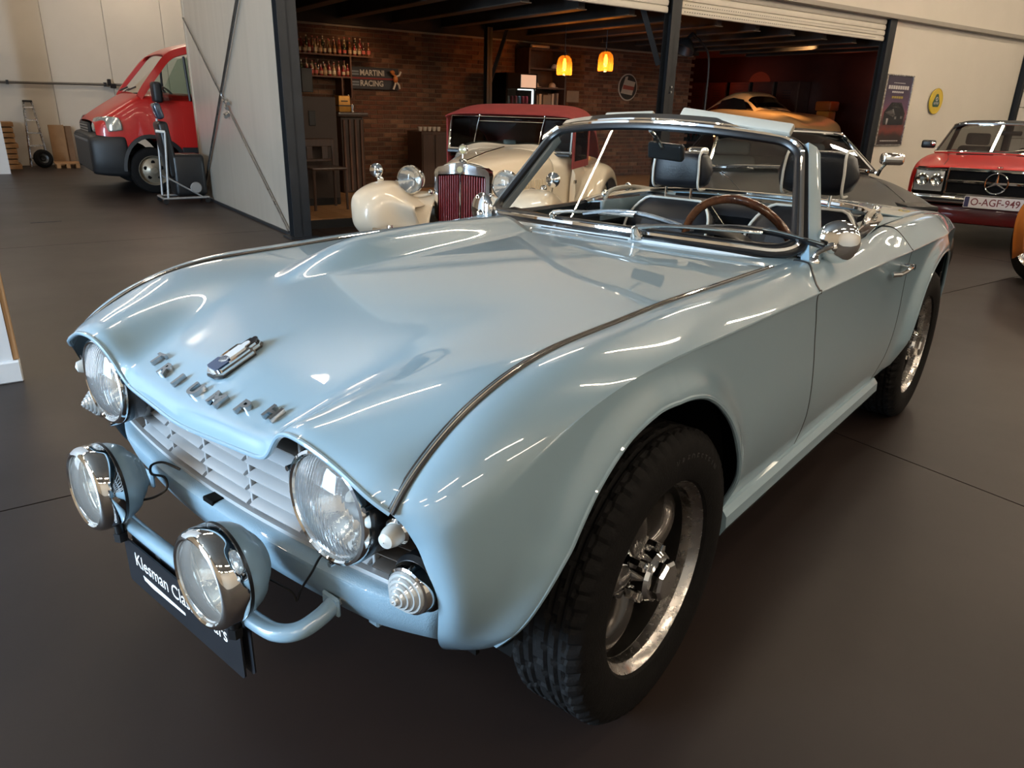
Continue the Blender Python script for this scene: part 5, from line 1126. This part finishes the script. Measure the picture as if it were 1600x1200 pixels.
def bottles(s0, s1, n, d, z, row, hh):
    for i in range(n):
        k = random.choice((0, 0, 1, 3, 4, 2)) if row != 'lower front' else random.choice((1, 1, 0, 3))
        h = hh*random.uniform(.88, 1.06); r = .024*random.uniform(.9, 1.1)
        b = hthing('bottle', '%s glass bottle, %s from the left in the %s shelf row' % (BCOL[k][1], ORD[i], row), 'bottle', s0+(s1-s0)*i/(n-1)+random.uniform(-.006, .006), d, z, 0, 'bottles on the wall shelf')
        obj('bottle_body', lathe(bottle_mesh(k, h, r), 14), bm_c[k], b); obj('bottle_label', lathe([(r*1.02, h*.14), (r*1.02, h*.42)], 14), LABELM[(i+k) % 3], b); obj('cap', lathe([(r*.44, h*.93), (r*.44, h*1.01), (.0005, h*1.012)], 10), LABELM[2-(k % 3)], b)
bottles(1.30, 2.28, 15, 3.22, 1.84, 'upper front', .165); bottles(1.36, 2.2, 12, 3.31, 1.84, 'upper back', .215)
bottles(1.38, 1.95, 10, 3.20, 1.57, 'lower front', .15); bottles(1.34, 1.95, 9, 3.30, 1.57, 'lower back', .20)
sc = hthing('screen_panel', 'black flat screen hung below the bottle shelf', 'screen', 1.36, 3.12, 1.35); obj('screen_case', box(-.10, .05, -.02, .02, 0, .30, .006), BLACK, sc); obj('screen_bracket', box(-.04, 0, .02, .26, .12, .18), STEEL, sc)
# racing sign
sg_ = hthing('racing_sign', 'black racing sign with pale lettering and stripes on brick wall', 'sign', 2.43, 3.365, 1.565)
obj('board', box(-.37, .37, -.012, .018, -.145, .145, .004), mat('sign_black', (.012, .012, .015), .4, var=.2), sg_, smooth=0)
stx = mat('sign_pale_print', (.42, .40, .36), .5, var=.05); stb = mat('sign_blue_print', (.14, .17, .20), .5, var=.05); strd = mat('sign_red_print', (.16, .012, .010), .5, var=.05)
for t_, z in (('MARTINI', .070), ('RACING', -.068)): obj('lettering', xf(text_shape(t_, .105, .0008, (.92, 1), align='LEFT', bold=.0022), T(-.235, -.0135, z) @ RX(R(90))), stx, sg_, smooth=0)
for z in (.085, .050, -.052, -.088): obj('stripe', box(-.355, -.25, -.0150, -.012, z-.011, z+.011), stb, sg_, smooth=0)
obj('stripe', box(-.36, .28, -.0150, -.012, -.012, .012), strd, sg_, smooth=0)
orn = hthing('wall_figure', 'small orange and white figure ornament at the sign corner', 'ornament', 2.73, 3.31, 1.42)
OM = mat('orange_enamel', (.50, .16, .03), .4, coat=.5, var=.2); WM_ = mat('white_enamel_figure', (.5, .47, .42), .4, var=.1)
obj('body', ellipsoid((0, 0, .15), .035, .03, .055), OM, orn); obj('head', ellipsoid((-.045, 0, .235), .032, .028, .03), OM, orn)
obj('arm', tube([(0, -.01, .19), (-.05, -.02, .21), (-.09, -.02, .25)], .014, 8), OM, orn); obj('arm', tube([(0, -.01, .18), (.05, -.02, .20), (.075, -.02, .25)], .014, 8), WM_, orn)
obj('leg', tube([(0, 0, .11), (-.02, -.01, .06), (-.045, -.01, .01)], .014, 8), WM_, orn); obj('leg', tube([(.01, 0, .11), (.045, -.01, .07), (.055, -.01, .02)], .014, 8), WM_, orn)
obj('wall_pin', cyl((0, .02, .15), (0, .1, .15), .008), STEEL, orn)
# bar counter, drinks machine, bar block and chair
bc = hthing('bar_counter', 'dark wooden bar counter end with ribbed panel under brick wall', 'counter', 1.70, 2.85)
obj('body', box(-.16, .16, -.30, .30, 0, .96, .008), DARKWOOD, bc); obj('worktop', box(-.21, .21, -.36, .36, .96, 1.02, .012, 2), DARKWOOD, bc)
for x in (-.12, -.04, .04, .12): obj('rib', box(x-.014, x+.014, -.322, -.30, .03, .93, .005), SHELFW, bc)
gm = hthing('drinks_machine', 'small amber lit drinks machine on the bar counter', 'machine', 1.66, 2.70, 1.12)
AMB = mat('amber_brass', (.50, .24, .04), .35, .4, var=.25, scale=14)
obj('case', box(-.10, .06, -.08, .08, 0, .20, .012, 2), AMB, gm); obj('band', box(-.102, .062, -.083, .083, .07, .085), BLACK, gm); obj('band', box(-.075, .035, -.084, .0, .118, .148, .012), BLACK, gm); obj('side_tank', lathe([(.028, 0), (.03, .02), (.03, .09), (.02, .10), (.001, .10)], 18, T(.105, -.02, 0)), CHROME, gm); obj('valve', ellipsoid((.05, -.06, .205), .014, .014, .014), CHROME, gm)
bb = hthing('bar_block', 'tall dark grey bar block behind the wooden chair', 'counter', .66, 1.75)
obj('body', box(-.42, .38, -.30, .30, 0, 1.19, .006), mat('bar_block_panel', (.030, .018, .013), .7, var=.15, scale=2), bb); obj('plinth', box(-.40, .36, -.31, .28, 0, .08), BLACK, bb); obj('outlet', box(.05, .13, -.31, -.30, .88, 1.04, .005), BLACK, bb)
ch = hthing('bar_chair', 'dark wooden cross-back chair beside the steel column', 'chair', .74, 1.15)
for x in (-.19, .19):
    obj('leg', tube([(x, -.16, 0), (x*.95, -.16, .43)], .016, 8), DARKWOOD, ch); obj('leg', tube([(x, .19, 0), (x*.95, .17, .43), (x*.95, .19, .74)], .016, 8), DARKWOOD, ch)
obj('seat', box(-.20, .20, -.18, .19, .43, .46, .01, 2), DARKWOOD, ch); obj('top_rail', box(-.20, .20, .175, .205, .66, .75, .008), DARKWOOD, ch); obj('lower_rail', box(-.18, .18, .175, .20, .50, .53, .005), DARKWOOD, ch)
for x in (-.09, .09): obj('back_slat', box(x-.035, x+.035, .178, .195, .53, .67, .003), DARKWOOD, ch)
sb = hthing('side_cabinet', 'low dark cabinet against the brick wall behind the cream tourer', 'cabinet', 3.02, 2.95)
obj('body', box(-.20, .22, -.22, .22, 0, .78, .008), DARKWOOD, sb); obj('door', box(-.18, .0, -.232, -.22, .05, .74, .004), DARKWOOD, sb); obj('door', box(.02, .20, -.232, -.22, .05, .74, .004), DARKWOOD, sb)
CUPM = mat('cup_porcelain', (.50, .44, .38), .3, coat=.5, var=.05)
for i in range(5): tag(obj('cup', lathe([(.020, 0), (.028, .01), (.033, .06), (.030, .06), (.024, .012), (.001, .01)], 16, HALL @ T(2.87+i*.075, 2.86, ZF+.78)), CUPM), 'pale porcelain cup, %s from the left on the side cabinet' % ORD[i], 'cup', 'cups on the side cabinet')
# fridge with drinks
fr = hthing('drinks_fridge', 'black glass-door drinks fridge lit inside beside the dark bookcase', 'fridge', 4.56, 3.02)
obj('case', join(box(-.29, -.26, -.28, .28, 0, 1.62), box(.26, .29, -.28, .28, 0, 1.62), box(-.29, .29, .25, .28, 0, 1.62), box(-.29, .29, -.28, .28, 0, .12), box(-.29, .29, -.28, .28, 1.40, 1.62)), mat('fridge_black', (.004, .004, .0045), .8, var=.2, spec=.1), fr)
obj('sign_panel', box(-.02, .26, -.290, -.28, 1.42, 1.60), mat('fridge_sign_lit', (.55, .48, .40), .5, emit=(.9, .78, .62), es=.35, var=.05), fr)
obj('light_strip', box(.235, .255, -.24, -.22, .14, 1.38), mat('fridge_led', (.9, .95, 1), .5, emit=(.85, .95, 1), es=14, var=.02), fr)
obj('light_strip', box(-.02, .25, -.24, -.20, 1.385, 1.398), MATS['fridge_led'], fr)
for k in range(4): obj('shelf', box(-.26, .26, -.22, .25, .40+k*.26, .41+k*.26), DULLMETAL, fr)
DC = [mat('can_'+n, c, .3, .3, var=.1) for n, c in (('red', (.45, .03, .05)), ('white', (.7, .7, .72)), ('green', (.12, .40, .08)), ('lime', (.40, .5, .05)), ('pale_blue', (.25, .42, .55)))]
for k in range(4):
    for i in range(6):
        c = DC[0] if k == 3 and i % 3 else DC[(i+k*2) % 5]; nm = c.name[4:].replace('_', ' ')
        cn = tag(obj('drink_can', lathe([(.018, 0), (.025, .006), (.025, .10), (.018, .108), (.001, .108)], 12, HALL @ T(4.39+i*.07, 2.86, ZF+.411+k*.26)), c), '%s drink can, %s from the left on the %s fridge shelf' % (nm, ORD[i], ('lowest', 'second', 'third', 'top')[k]), 'can', 'cans in the fridge')
obj('door_glass', box(-.26, .26, -.284, -.280, .12, 1.40), DARKGLASS, fr); obj('handle', cyl((-.24, -.31, .6), (-.24, -.31, 1.1), .01), DULLMETAL, fr)
# bookcase
bk = hthing('bookcase', 'tall dark open bookcase with white objects on the brick wall', 'bookcase', 5.25, 3.16)
obj('side', box(-.38, -.35, -.16, .2, 0, 2.0), DARKWOOD, bk); obj('side', box(.35, .38, -.16, .2, 0, 2.0), DARKWOOD, bk); obj('back', box(-.35, .35, .18, .2, 0, 2.0), DARKWOOD, bk)
for z in (.05, .45, .80, 1.12, 1.42, 1.70, 1.98): obj('shelf', box(-.35, .35, -.15, .18, z, z+.025), DARKWOOD, bk)
PAPER = mat('pale_paper', (.40, .37, .34), .7, var=.1)
def bx(nm, s, z, w, h, lab, mt=PAPER, d=3.06): tag(obj(nm, hb(s, s+w, d, d+.12, z, z+h, .004), mt, smooth=0), lab, nm.replace('_', ' '))
for k, (s, w, h) in enumerate(((4.93, .05, .20), (5.0, .12, .18), (5.14, .05, .20), (5.22, .16, .19), (5.40, .04, .21), (5.50, .03, .22))): bx('book', s, ZF+1.145, w, h, ['slim pale book at the left end of the bookcase row', 'wide pale book second in the bookcase row', 'pale book third in the bookcase row', 'widest pale book in the bookcase row', 'narrow pale book near the right of the row', 'thinnest pale book at the right end of the row'][k], PAPER if k % 2 == 0 else mat('grey_book', (.20, .18, .17), .7, var=.1))
def cap_(s, z, lab):
    c = hthing('peaked_hat', lab, 'hat', s, 3.10, z); obj('crown', lathe([(.062, 0), (.06, .03), (.045, .06), (.02, .075), (.001, .078)], 18), PAPER, c); obj('peak', poly_prism([(-.055, -.03), (.055, -.03), (.045, -.10), (0, -.12), (-.045, -.10)], .006), PAPER, c)
cap_(5.08, ZF+1.445, 'small pale peaked hat on the middle bookcase shelf, left'); cap_(5.42, ZF+1.445, 'pale peaked hat on the middle bookcase shelf, right'); cap_(5.46, ZF+1.725, 'pale peaked hat on the upper bookcase shelf')
tag(obj('paper_roll', xf(cyl((4.96, 3.08, ZF+2.035), (5.32, 3.10, ZF+2.035), .025), HALL), PAPER), 'pale paper roll lying on top of the bookcase', 'paper roll')
# notice, oval sign
tag(obj('notice', hb(5.95, 6.22, 3.372, 3.384, 1.34, 1.52, .003), mat('notice_paper', (.24, .20, .17), .6, var=.15, scale=8), smooth=0), 'small plain square notice on the brick wall', 'notice')
ov = hthing('oval_sign', 'round black and white sign with red band on brick wall', 'sign', 7.33, 3.37, 1.62)
def disc(rx, rz, y0, y1, n=40): return poly_prism([(rx*math.cos(2*math.pi*k/n), rz*math.sin(2*math.pi*k/n)) for k in range(n)], y1-y0, T(0, -y0, 0) @ RX(R(90)))
obj('rim', disc(.225, .225, 0, .012), mat('sign_rim_white', (.36, .32, .27), .5, var=.1), ov, smooth=0); obj('face', disc(.205, .205, .010, .016), mat('sign_face_black', (.014, .013, .013), .45, var=.2), ov, smooth=0)
obj('band', poly_prism([(-.17, -.10), (.10, -.13), (.17, .09), (-.09, .13)], .004, T(0, -.016, 0) @ RX(R(90))), MATS['sign_rim_white'], ov, smooth=0); obj('red_band', poly_prism([(-.13, -.03), (.13, -.05), (.14, .01), (-.12, .04)], .004, T(0, -.019, 0) @ RX(R(90))), mat('sign_red_band', (.22, .05, .035), .5, var=.1), ov, smooth=0)
obj('white_dash', poly_prism([(-.10, .07), (-.04, .07), (-.02, .18), (-.08, .17)], .004, T(0, -.016, 0) @ RX(R(90))), MATS['sign_rim_white'], ov, smooth=0)
# amber pendants: glass, bulb, cord and their own light
AMBERG = glass('amber_glass', (.95, .50, .10), refl=1.0)
def glow_through(m):
    nt = m.node_tree; L = nt.links.new; out = [n for n in nt.nodes if n.type == 'OUTPUT_MATERIAL'][0]; src = out.inputs[0].links[0].from_socket
    tl = nt.nodes.new('ShaderNodeBsdfTranslucent'); tl.inputs[0].default_value = (.9, .36, .05, 1); mx = nt.nodes.new('ShaderNodeMixShader'); mx.inputs[0].default_value = .16
    L(src, mx.inputs[1]); L(tl.outputs[0], mx.inputs[2]); L(mx.outputs[0], out.inputs[0])
glow_through(AMBERG)
BULB = mat('filament_bulb', (1, .6, .2), .4, emit=(1, .50, .10), es=22, var=.02)
for s, d, z, lab in ((4.70, 1.9, 1.68, 'amber glass pendant lamp left of the pair over the bar room'), (5.21, 1.6, 1.75, 'amber glass pendant lamp right of the pair, nearer the column')):
    pe = hthing('pendant_lamp', lab, 'lamp', s, d, z)
    obj('glass_shade', lathe([(.105, 0), (.112, .03), (.108, .16), (.095, .22), (.06, .255), (.03, .265)], 32), AMBERG, pe); obj('bulb', lathe([(.001, .06), (.018, .07), (.026, .11), (.024, .17), (.014, .20), (.012, .23)], 16), BULB, pe)
    obj('lamp_holder', lathe([(.022, .22), (.024, .26), (.016, .29), (.005, .30)], 14), BLACK, pe); obj('cord', cyl((0, 0, .29), (0, 0, 2.60-z), .004, n=6), BLACK, pe); obj('ceiling_rose', cyl((0, 0, 2.57-z), (0, 0, 2.60-z), .05), BLACK, pe)
    l = bpy.data.lights.new('pendant_light', 'POINT'); l.energy = 12; l.color = (1, .52, .20); l.shadow_soft_size = .028; lo = bpy.data.objects.new('pendant_light', l); COL.objects.link(lo); lo.location = HALL @ Vector((s, d, z+.035))
# downlights over the red room and bar spots
for k, (s, d) in enumerate(((8.40, 1.90), (8.35, 1.15), (8.10, .40))):
    dl = hthing('downlight', ('first', 'second', 'third')[k]+' recessed warm downlight counted from the back of the red room', 'lamp', s, d, 2.60, 0, 'recessed downlights')
    obj('bezel', lathe([(.06, 0), (.065, -.012), (.048, -.012), (.045, 0)], 20), DULLMETAL, dl); obj('lamp_face', lathe([(.045, -.004), (.001, -.006)], 20), mat('downlight_face', (1, .8, .5), .5, emit=(1, .62, .28), es=9, var=.02), dl)
def spot(name, loc, tgt, e, col, size=1.1, blend=.6):
    l = bpy.data.lights.new(name, 'SPOT'); l.energy = e; l.color = col; l.spot_size = size; l.spot_blend = blend; l.shadow_soft_size = .05
    o = bpy.data.objects.new(name, l); COL.objects.link(o); o.location = loc; o.rotation_euler = (Vector(tgt)-Vector(loc)).to_track_quat('-Z', 'Y').to_euler()
spot('downlight_beam', H(9.6, 1.3, 2.55), H(10.3, 2.5, 1.2), 230, (1, .58, .24), 1.3)
spot('bar_spot', H(2.0, 2.6, 2.28), H(2.0, 3.35, 1.6), 11, (1, .55, .25), 1.7)
spot('bar_spot_low', H(2.1, 2.2, 2.28), H(2.3, 3.3, .8), 16, (1, .60, .32), 1.5)
l = bpy.data.lights.new('red_neon_light', 'POINT'); l.energy = 7; l.color = (1, .10, .03); l.shadow_soft_size = .25; lo = bpy.data.objects.new('red_neon_light', l); COL.objects.link(lo); lo.location = H(10.4, 5.4, 1.95)  # added red point light without a fixture, tints the back of the room
l = bpy.data.lights.new('red_neon_light', 'POINT'); l.energy = 2.5; l.color = (1, .16, .05); l.shadow_soft_size = .25; lo = bpy.data.objects.new('red_neon_light', l); COL.objects.link(lo); lo.location = H(11.3, 1.6, 1.9)  # second added red fill, also without a fixture
# lockers and signs against the red wall
LOCK = mat('locker_brown_metal', (.075, .045, .032), .4, .4, var=.2)
for k in range(5):
    d0 = 5.6-k*.62
    lk = hthing('locker', ['brown metal locker deepest in the row on the red wall', 'second brown locker from the back', 'middle brown metal locker of the row', 'fourth brown locker from the back', 'nearest brown locker of the row on red wall'][k], 'locker', 11.8, d0, ZF, 0, 'lockers along the red wall')
    obj('body', box(-.2, .18, -.27, .27, 0, 1.78, .006), LOCK, lk); obj('door', box(-.212, -.2, -.25, .25, .06, 1.74, .004), LOCK, lk)
    for q in range(4): obj('vent_slot', box(-.216, -.211, -.10, .10, 1.45+q*.05, 1.462+q*.05), STEEL, lk)
    obj('door_handle', box(-.23, -.212, .16, .19, .9, 1.0, .004), CHROME, lk)
pump = hthing('display_pump', 'orange and yellow vintage pump on the red wall side', 'pump', 11.45, 2.05)
YEL = mat('orange_yellow_enamel', (.55, .22, .03), .4, coat=.5, var=.15); obj('body', box(-.12, .12, -.14, .14, 0, 1.22, .02, 2), YEL, pump); obj('face_panel', box(-.125, -.118, -.10, .10, .92, 1.12), mat('pump_cream_face', (.6, .45, .2), .4, var=.1), pump); obj('head', box(-.15, .15, -.17, .17, 1.22, 1.40, .03, 2), mat('pump_dark_orange', (.32, .09, .015), .4, var=.1), pump)
for k, (s, d, z) in enumerate(((11.2, 6.45, 1.3), (10.9, 6.6, 1.15), (11.4, 6.25, 1.45), (10.5, 6.75, 1.25), (10.1, 6.8, 1.35))):
    tr_ = hthing('trophy', ['tall chrome trophy', 'short chrome trophy', 'highest chrome trophy', 'middle chrome trophy', 'leftmost chrome trophy'][k]+' on the stand at the back of the red room', 'trophy', s, d, z, 0, 'trophies in the red room')
    obj('cup', lathe([(.03, 0), (.03, .02), (.01, .05), (.012, .10), (.05, .16), (.06, .24), (.055, .24), (.04, .17), (.001, .14)], 18), CHROME, tr_); obj('stand', box(-.05, .05, -.05, .05, -(z-ZF), 0, .004), STEEL, tr_)
# big black floor lamp behind the middle column
flp = hthing('floor_lamp', 'large black arched studio floor lamp behind the middle steel column', 'lamp', 6.95, 1.2)
obj('base', lathe([(.17, 0), (.17, .025), (.03, .035), (.014, .05)], 28), STEEL, flp)
obj('pole', tube(spline([(0, 0, .03), (0, 0, 1.3), (-.01, 0, 1.75), (-.07, 0, 1.98), (-.25, 0, 2.12), (-.38, 0, 2.17)], 40), .016, 10), STEEL, flp)
obj('shade', lathe([(.02, .14), (.06, .12), (.12, .06), (.155, -.02), (.160, -.05), (.150, -.05), (.11, .05), (.02, .11)], 32, T(-.58, 0, 2.02) @ RY(R(28))), STEEL, flp); obj('arm_joint', tube([(-.38, 0, 2.17), (-.44, 0, 2.20), (-.53, 0, 2.14)], [.03, .035, .025], 10), STEEL, flp)

# ------------------------------------------------------------------ poster wall
po = hthing('poster', 'tall framed motor event poster on the beige wall', 'poster', 10.20, -.02, 1.34)
POSTM = bpy.data.materials.new('poster_print'); POSTM.use_nodes = True
def poster_nodes():
    nt = POSTM.node_tree; L = nt.links.new; b = nt.nodes['Principled BSDF']; b.inputs['Roughness'].default_value = .35
    tc = nt.nodes.new('ShaderNodeTexCoord'); sp_ = nt.nodes.new('ShaderNodeSeparateXYZ'); L(tc.outputs['Object'], sp_.inputs[0])
    mr = nt.nodes.new('ShaderNodeMapRange'); mr.inputs[1].default_value = -.54; mr.inputs[2].default_value = .54; L(sp_.outputs[2], mr.inputs[0])
    rp_ = nt.nodes.new('ShaderNodeValToRGB'); cr_ = rp_.color_ramp; cr_.elements[0].position = 0; cr_.elements[0].color = (.020, .012, .014, 1); cr_.elements[1].position = 1; cr_.elements[1].color = (.035, .026, .045, 1)
    for pos, c in ((.14, (.030, .014, .012)), (.22, (.15, .025, .018)), (.33, (.045, .02, .022)), (.46, (.22, .06, .07)), (.58, (.10, .045, .09)), (.75, (.05, .032, .06))):
        e = cr_.elements.new(pos); e.color = (*c, 1)
    ns = nt.nodes.new('ShaderNodeTexNoise'); ns.inputs['Scale'].default_value = 5; L(tc.outputs['Object'], ns.inputs[0])
    ad = nt.nodes.new('ShaderNodeMath'); ad.operation = 'MULTIPLY_ADD'; ad.inputs[1].default_value = .16; L(ns.outputs[0], ad.inputs[0]); sb_ = nt.nodes.new('ShaderNodeMath'); sb_.operation = 'SUBTRACT'; sb_.inputs[1].default_value = .08; L(mr.outputs[0], sb_.inputs[0]); L(sb_.outputs[0], ad.inputs[2])
    L(ad.outputs[0], rp_.inputs[0]); L(rp_.outputs[0], b.inputs['Base Color'])
poster_nodes()
obj('print', box(-.385, .385, -.006, 0, -.53, .53), POSTM, po, smooth=0)
for a in ((-.405, -.385, -.55, .55), (.385, .405, -.55, .55), (-.405, .405, .53, .55), (-.405, .405, -.55, -.53)): obj('frame_bar', box(a[0], a[1], -.015, .005, a[2], a[3], .003), ALU, po, smooth=0)
PW = mat('poster_white_print', (.50, .47, .45), .5, var=.1); PY = mat('poster_gold_print', (.32, .24, .05), .5, var=.1); PBK = mat('poster_dark_print', (.015, .014, .016), .5, var=.2)
def pstr(x0, x1, z0, z1, m_): obj('printed_shape', box(x0, x1, -.0075, -.006, z0, z1), m_, po, smooth=0)
for k in range(9): pstr(-.32+k*.07, -.265+k*.07, .33, .385, PW)
for k in range(6): pstr(-.19+k*.06, -.145+k*.06, .275, .30, PW)
for k in range(5): pstr(-.17+k*.07, -.115+k*.07, .19, .225, PY)
for k in range(7): pstr(-.18+k*.05, -.14+k*.05, .42, .43, PW)
for k in range(10): pstr(-.28+k*.056, -.24+k*.056, -.48, -.465, PW)
# printed car: body, screen, lamps
for pts, m_ in (([(-.30, -.22), (-.32, -.02), (-.22, .06), (-.14, .13), (.16, .13), (.24, .05), (.33, -.04), (.30, -.22)], PBK), ([(-.13, .055), (-.10, .115), (.12, .115), (.17, .05)], PW), ([(-.30, -.03), (-.05, .03), (.02, -.06), (-.02, -.10)], PW), ([(-.22, -.12), (-.16, -.12), (-.17, -.22), (-.21, -.22)], PW), ([(.02, -.13), (.08, -.13), (.08, -.09), (.02, -.09)], PW), ([(.20, -.12), (.26, -.12), (.26, -.08), (.20, -.08)], PW)):
    obj('printed_shape', poly_prism(pts, .0016, T(0, -.0065, 0) @ RX(R(90))), m_, po, smooth=0)
# yellow round emblem with green field
lg = hthing('round_emblem', 'yellow round emblem sign with green field on the beige wall', 'sign', 11.45, -.02, 1.52)
obj('disc', disc(.205, .205, 0, .02), mat('emblem_yellow', (.58, .40, .02), .35, coat=.4, var=.03), lg, smooth=0); obj('rim', xf(tube([(.203*math.cos(t), -.018, .203*math.sin(t)) for t in np.linspace(0, 2*math.pi, 40, endpoint=False)], .008, 6, closed=True), T(0, 0, 0)), MATS['emblem_yellow'], lg)
tri = []
for a in (90, 210, 330):
    for q in (-40, -20, 0, 20, 40):
        tri.append((.062*math.cos(R(a))+.062*math.cos(R(a+q)), .062*math.sin(R(a))+.062*math.sin(R(a+q))))
obj('green_field', poly_prism(tri, .004, T(0, -.02, -.005) @ RX(R(90))), mat('emblem_green', (.012, .06, .035), .4, coat=.4, var=.05), lg, smooth=0)
obj('lettering', xf(text_shape('LOTUS', .050, .0008, (1, 1), bold=.001), T(0, -.0245, -.035) @ RX(R(90))), PW, lg, smooth=0)
obj('monogram', xf(tube([(.030*math.cos(t), -.0245, .035+.030*math.sin(t)) for t in np.linspace(0, 2*math.pi, 24, endpoint=False)], .006, 5, closed=True), T(0, 0, 0)), PW, lg)

# ------------------------------------------------------------------ left background: ladder, pallets, boards, wheel, wall rail, seat trolley
ld = hthing('step_ladder', 'aluminium step ladder leaning on the far panel wall', 'ladder', -1.50, 9.35, 0)
for a, b in ((-.155, -.07), (.135, .055)): obj('stile', tube([(a, -.12, 0), (b, .22, 1.12)], .018, 4), ALU, ld, smooth=0)
for k in range(5):
    t = (k+.7)/5.2; obj('step', box(-.155+.085*t, .135-.08*t, -.12+.34*t-.05, -.12+.34*t+.03, 1.12*t-.01, 1.12*t+.012), ALU, ld, smooth=0)
obj('top_cap', box(-.085, .07, .17, .27, 1.10, 1.135, .01), PLASTIC, ld)
PAL = mat('pallet_pine', (.36, .19, .075), .7, col2=(.25, .12, .045), scale=6)
pa = hthing('timber_stack', 'stack of short pine boards beside the step ladder', 'timber', -1.93, 9.2, 0)
for k in range(9): obj('board', box(-.16+random.uniform(-.02, .02), .10+random.uniform(-.02, .03), -.35, .30, k*.088, k*.088+.07, .004), PAL, pa, smooth=0)
for k, (s0, s1, h, t, lab) in enumerate(((-1.27, -1.02, .72, .05, 'brown board leaning on the far wall beside the ladder'), (-1.02, -.90, .70, .10, 'dark brown board leaning next to the van nose'))):
    tag(obj('leaning_board', xf(box(s0, s1, 9.40+t, 9.43+t, 0, h, .003), HALL @ T(0, 0, 0)), mat('chipboard_%d' % k, ((.30, .165, .075), (.20, .11, .055))[k], .7, var=.2, scale=5), smooth=0), lab, 'board')
pt = hthing('pallet', 'low pine pallet on the floor before the boards', 'pallet', -1.10, 9.05, 0)
for k in range(3): obj('bearer', box(-.18+k*.15, -.12+k*.15, -.2, .2, 0, .07), PAL, pt, smooth=0)
for k in range(4): obj('deck_board', box(-.20, .22, -.2+k*.105, -.12+k*.105, .07, .09), PAL, pt, smooth=0)
sp = hthing('spare_wheel', 'black spare wheel standing against the step ladder', 'wheel', -1.46, 9.02, .16)
obj('tyre', lathe([(.08, -.05), (.12, -.055), (.155, -.03), (.16, 0), (.155, .03), (.12, .055), (.08, .05)], 32, RX(R(80)) @ RY(R(20))), RUBBER, sp); obj('rim', lathe([(.001, 0), (.03, .02), (.05, .0), (.085, .01), (.085, -.02)], 24, RX(R(80))), mat('dark_rim', (.06, .06, .06), .4, .7, var=.2), sp)
rl = hthing('wall_rail', 'long dark pipe rail fixed along the far panel wall', 'rail', 0, 9.58, 0)
obj('pipe', tube([(-3.5, 0, 1.40), (-1.7, 0, 1.425), (.4, 0, 1.45)], .022, 8), mat('rail_grey', (.12, .105, .09), .5, .3, var=.2), rl)
for s in (-3.2, -1.75, -.2): obj('clamp', box(s-.02, s+.02, -.03, .09, 1.38+.01*(s+3), 1.45+.01*(s+3)), STEEL, rl)
obj('valve', join(box(-.16, -.10, -.05, .05, 1.42, 1.54, .01), box(-.12, -.02, -.04, .04, 1.38, 1.46, .01)), BLACK, rl)
# car seat lying on a tubular trolley
ty = hthing('seat_trolley', 'grey tubular trolley on castors before the van', 'trolley', -.46, 3.12, 0)
TUB = mat('trolley_tube_grey', (.30, .29, .28), .4, .5, var=.1)
for d in (-.14, .22):
    obj('base_tube', tube([(-.17, d, .07), (.36, d, .07)], .014, 8), TUB, ty)
    obj('upright', tube([(-.12, d, .07), (-.06, d, .85 if d < 0 else 1.08)], .014, 8), TUB, ty)
    obj('brace', tube([(-.10, d, .32), (.28, d, .08)], .010, 8), TUB, ty)
for x in (-.17, .36): obj('cross_tube', tube([(x, -.14, .07), (x, .22, .07)], .013, 8), TUB, ty)
obj('push_bar', tube([(-.06, -.14, .85), (-.16, -.14, .86)], .016, 8), VALVEWHITE, ty)
for x in (-.15, .34):
    for d in (-.14, .22): obj('castor', lathe([(.001, -.012), (.03, -.012), (.034, 0), (.03, .012), (.001, .012)], 16, T(x, d, .034) @ RX(R(90))), BLACK, ty)
cs = hthing('car_seat', 'black removed car seat with headrest resting on the trolley', 'seat', -.46, 3.16, .09)
BLK = mat('black_seat_vinyl', (.008, .008, .009), .4, var=.2)
obj('seat_back', xf(box(-.06, .06, -.17, .17, .20, .86, .04, 3), T(.02, 0, .02) @ RY(R(-6))), BLK, cs); obj('cushion', xf(box(-.02, .36, -.18, .18, .0, .50, .05, 3), T(0, 0, 0)), BLK, cs)
obj('headrest', xf(box(-.04, .05, -.10, .10, .0, .19, .035, 3), T(-.06, 0, .90) @ RY(R(-14))), mat('blue_black_vinyl', (.03, .04, .06), .25, coat=.5, var=.2), cs)
obj('recliner_disc', lathe([(.001, .012), (.06, .012), (.07, 0)], 24, T(.22, -.185, .10) @ RX(R(90))), mat('grey_plastic', (.20, .19, .18), .5, var=.1), cs)
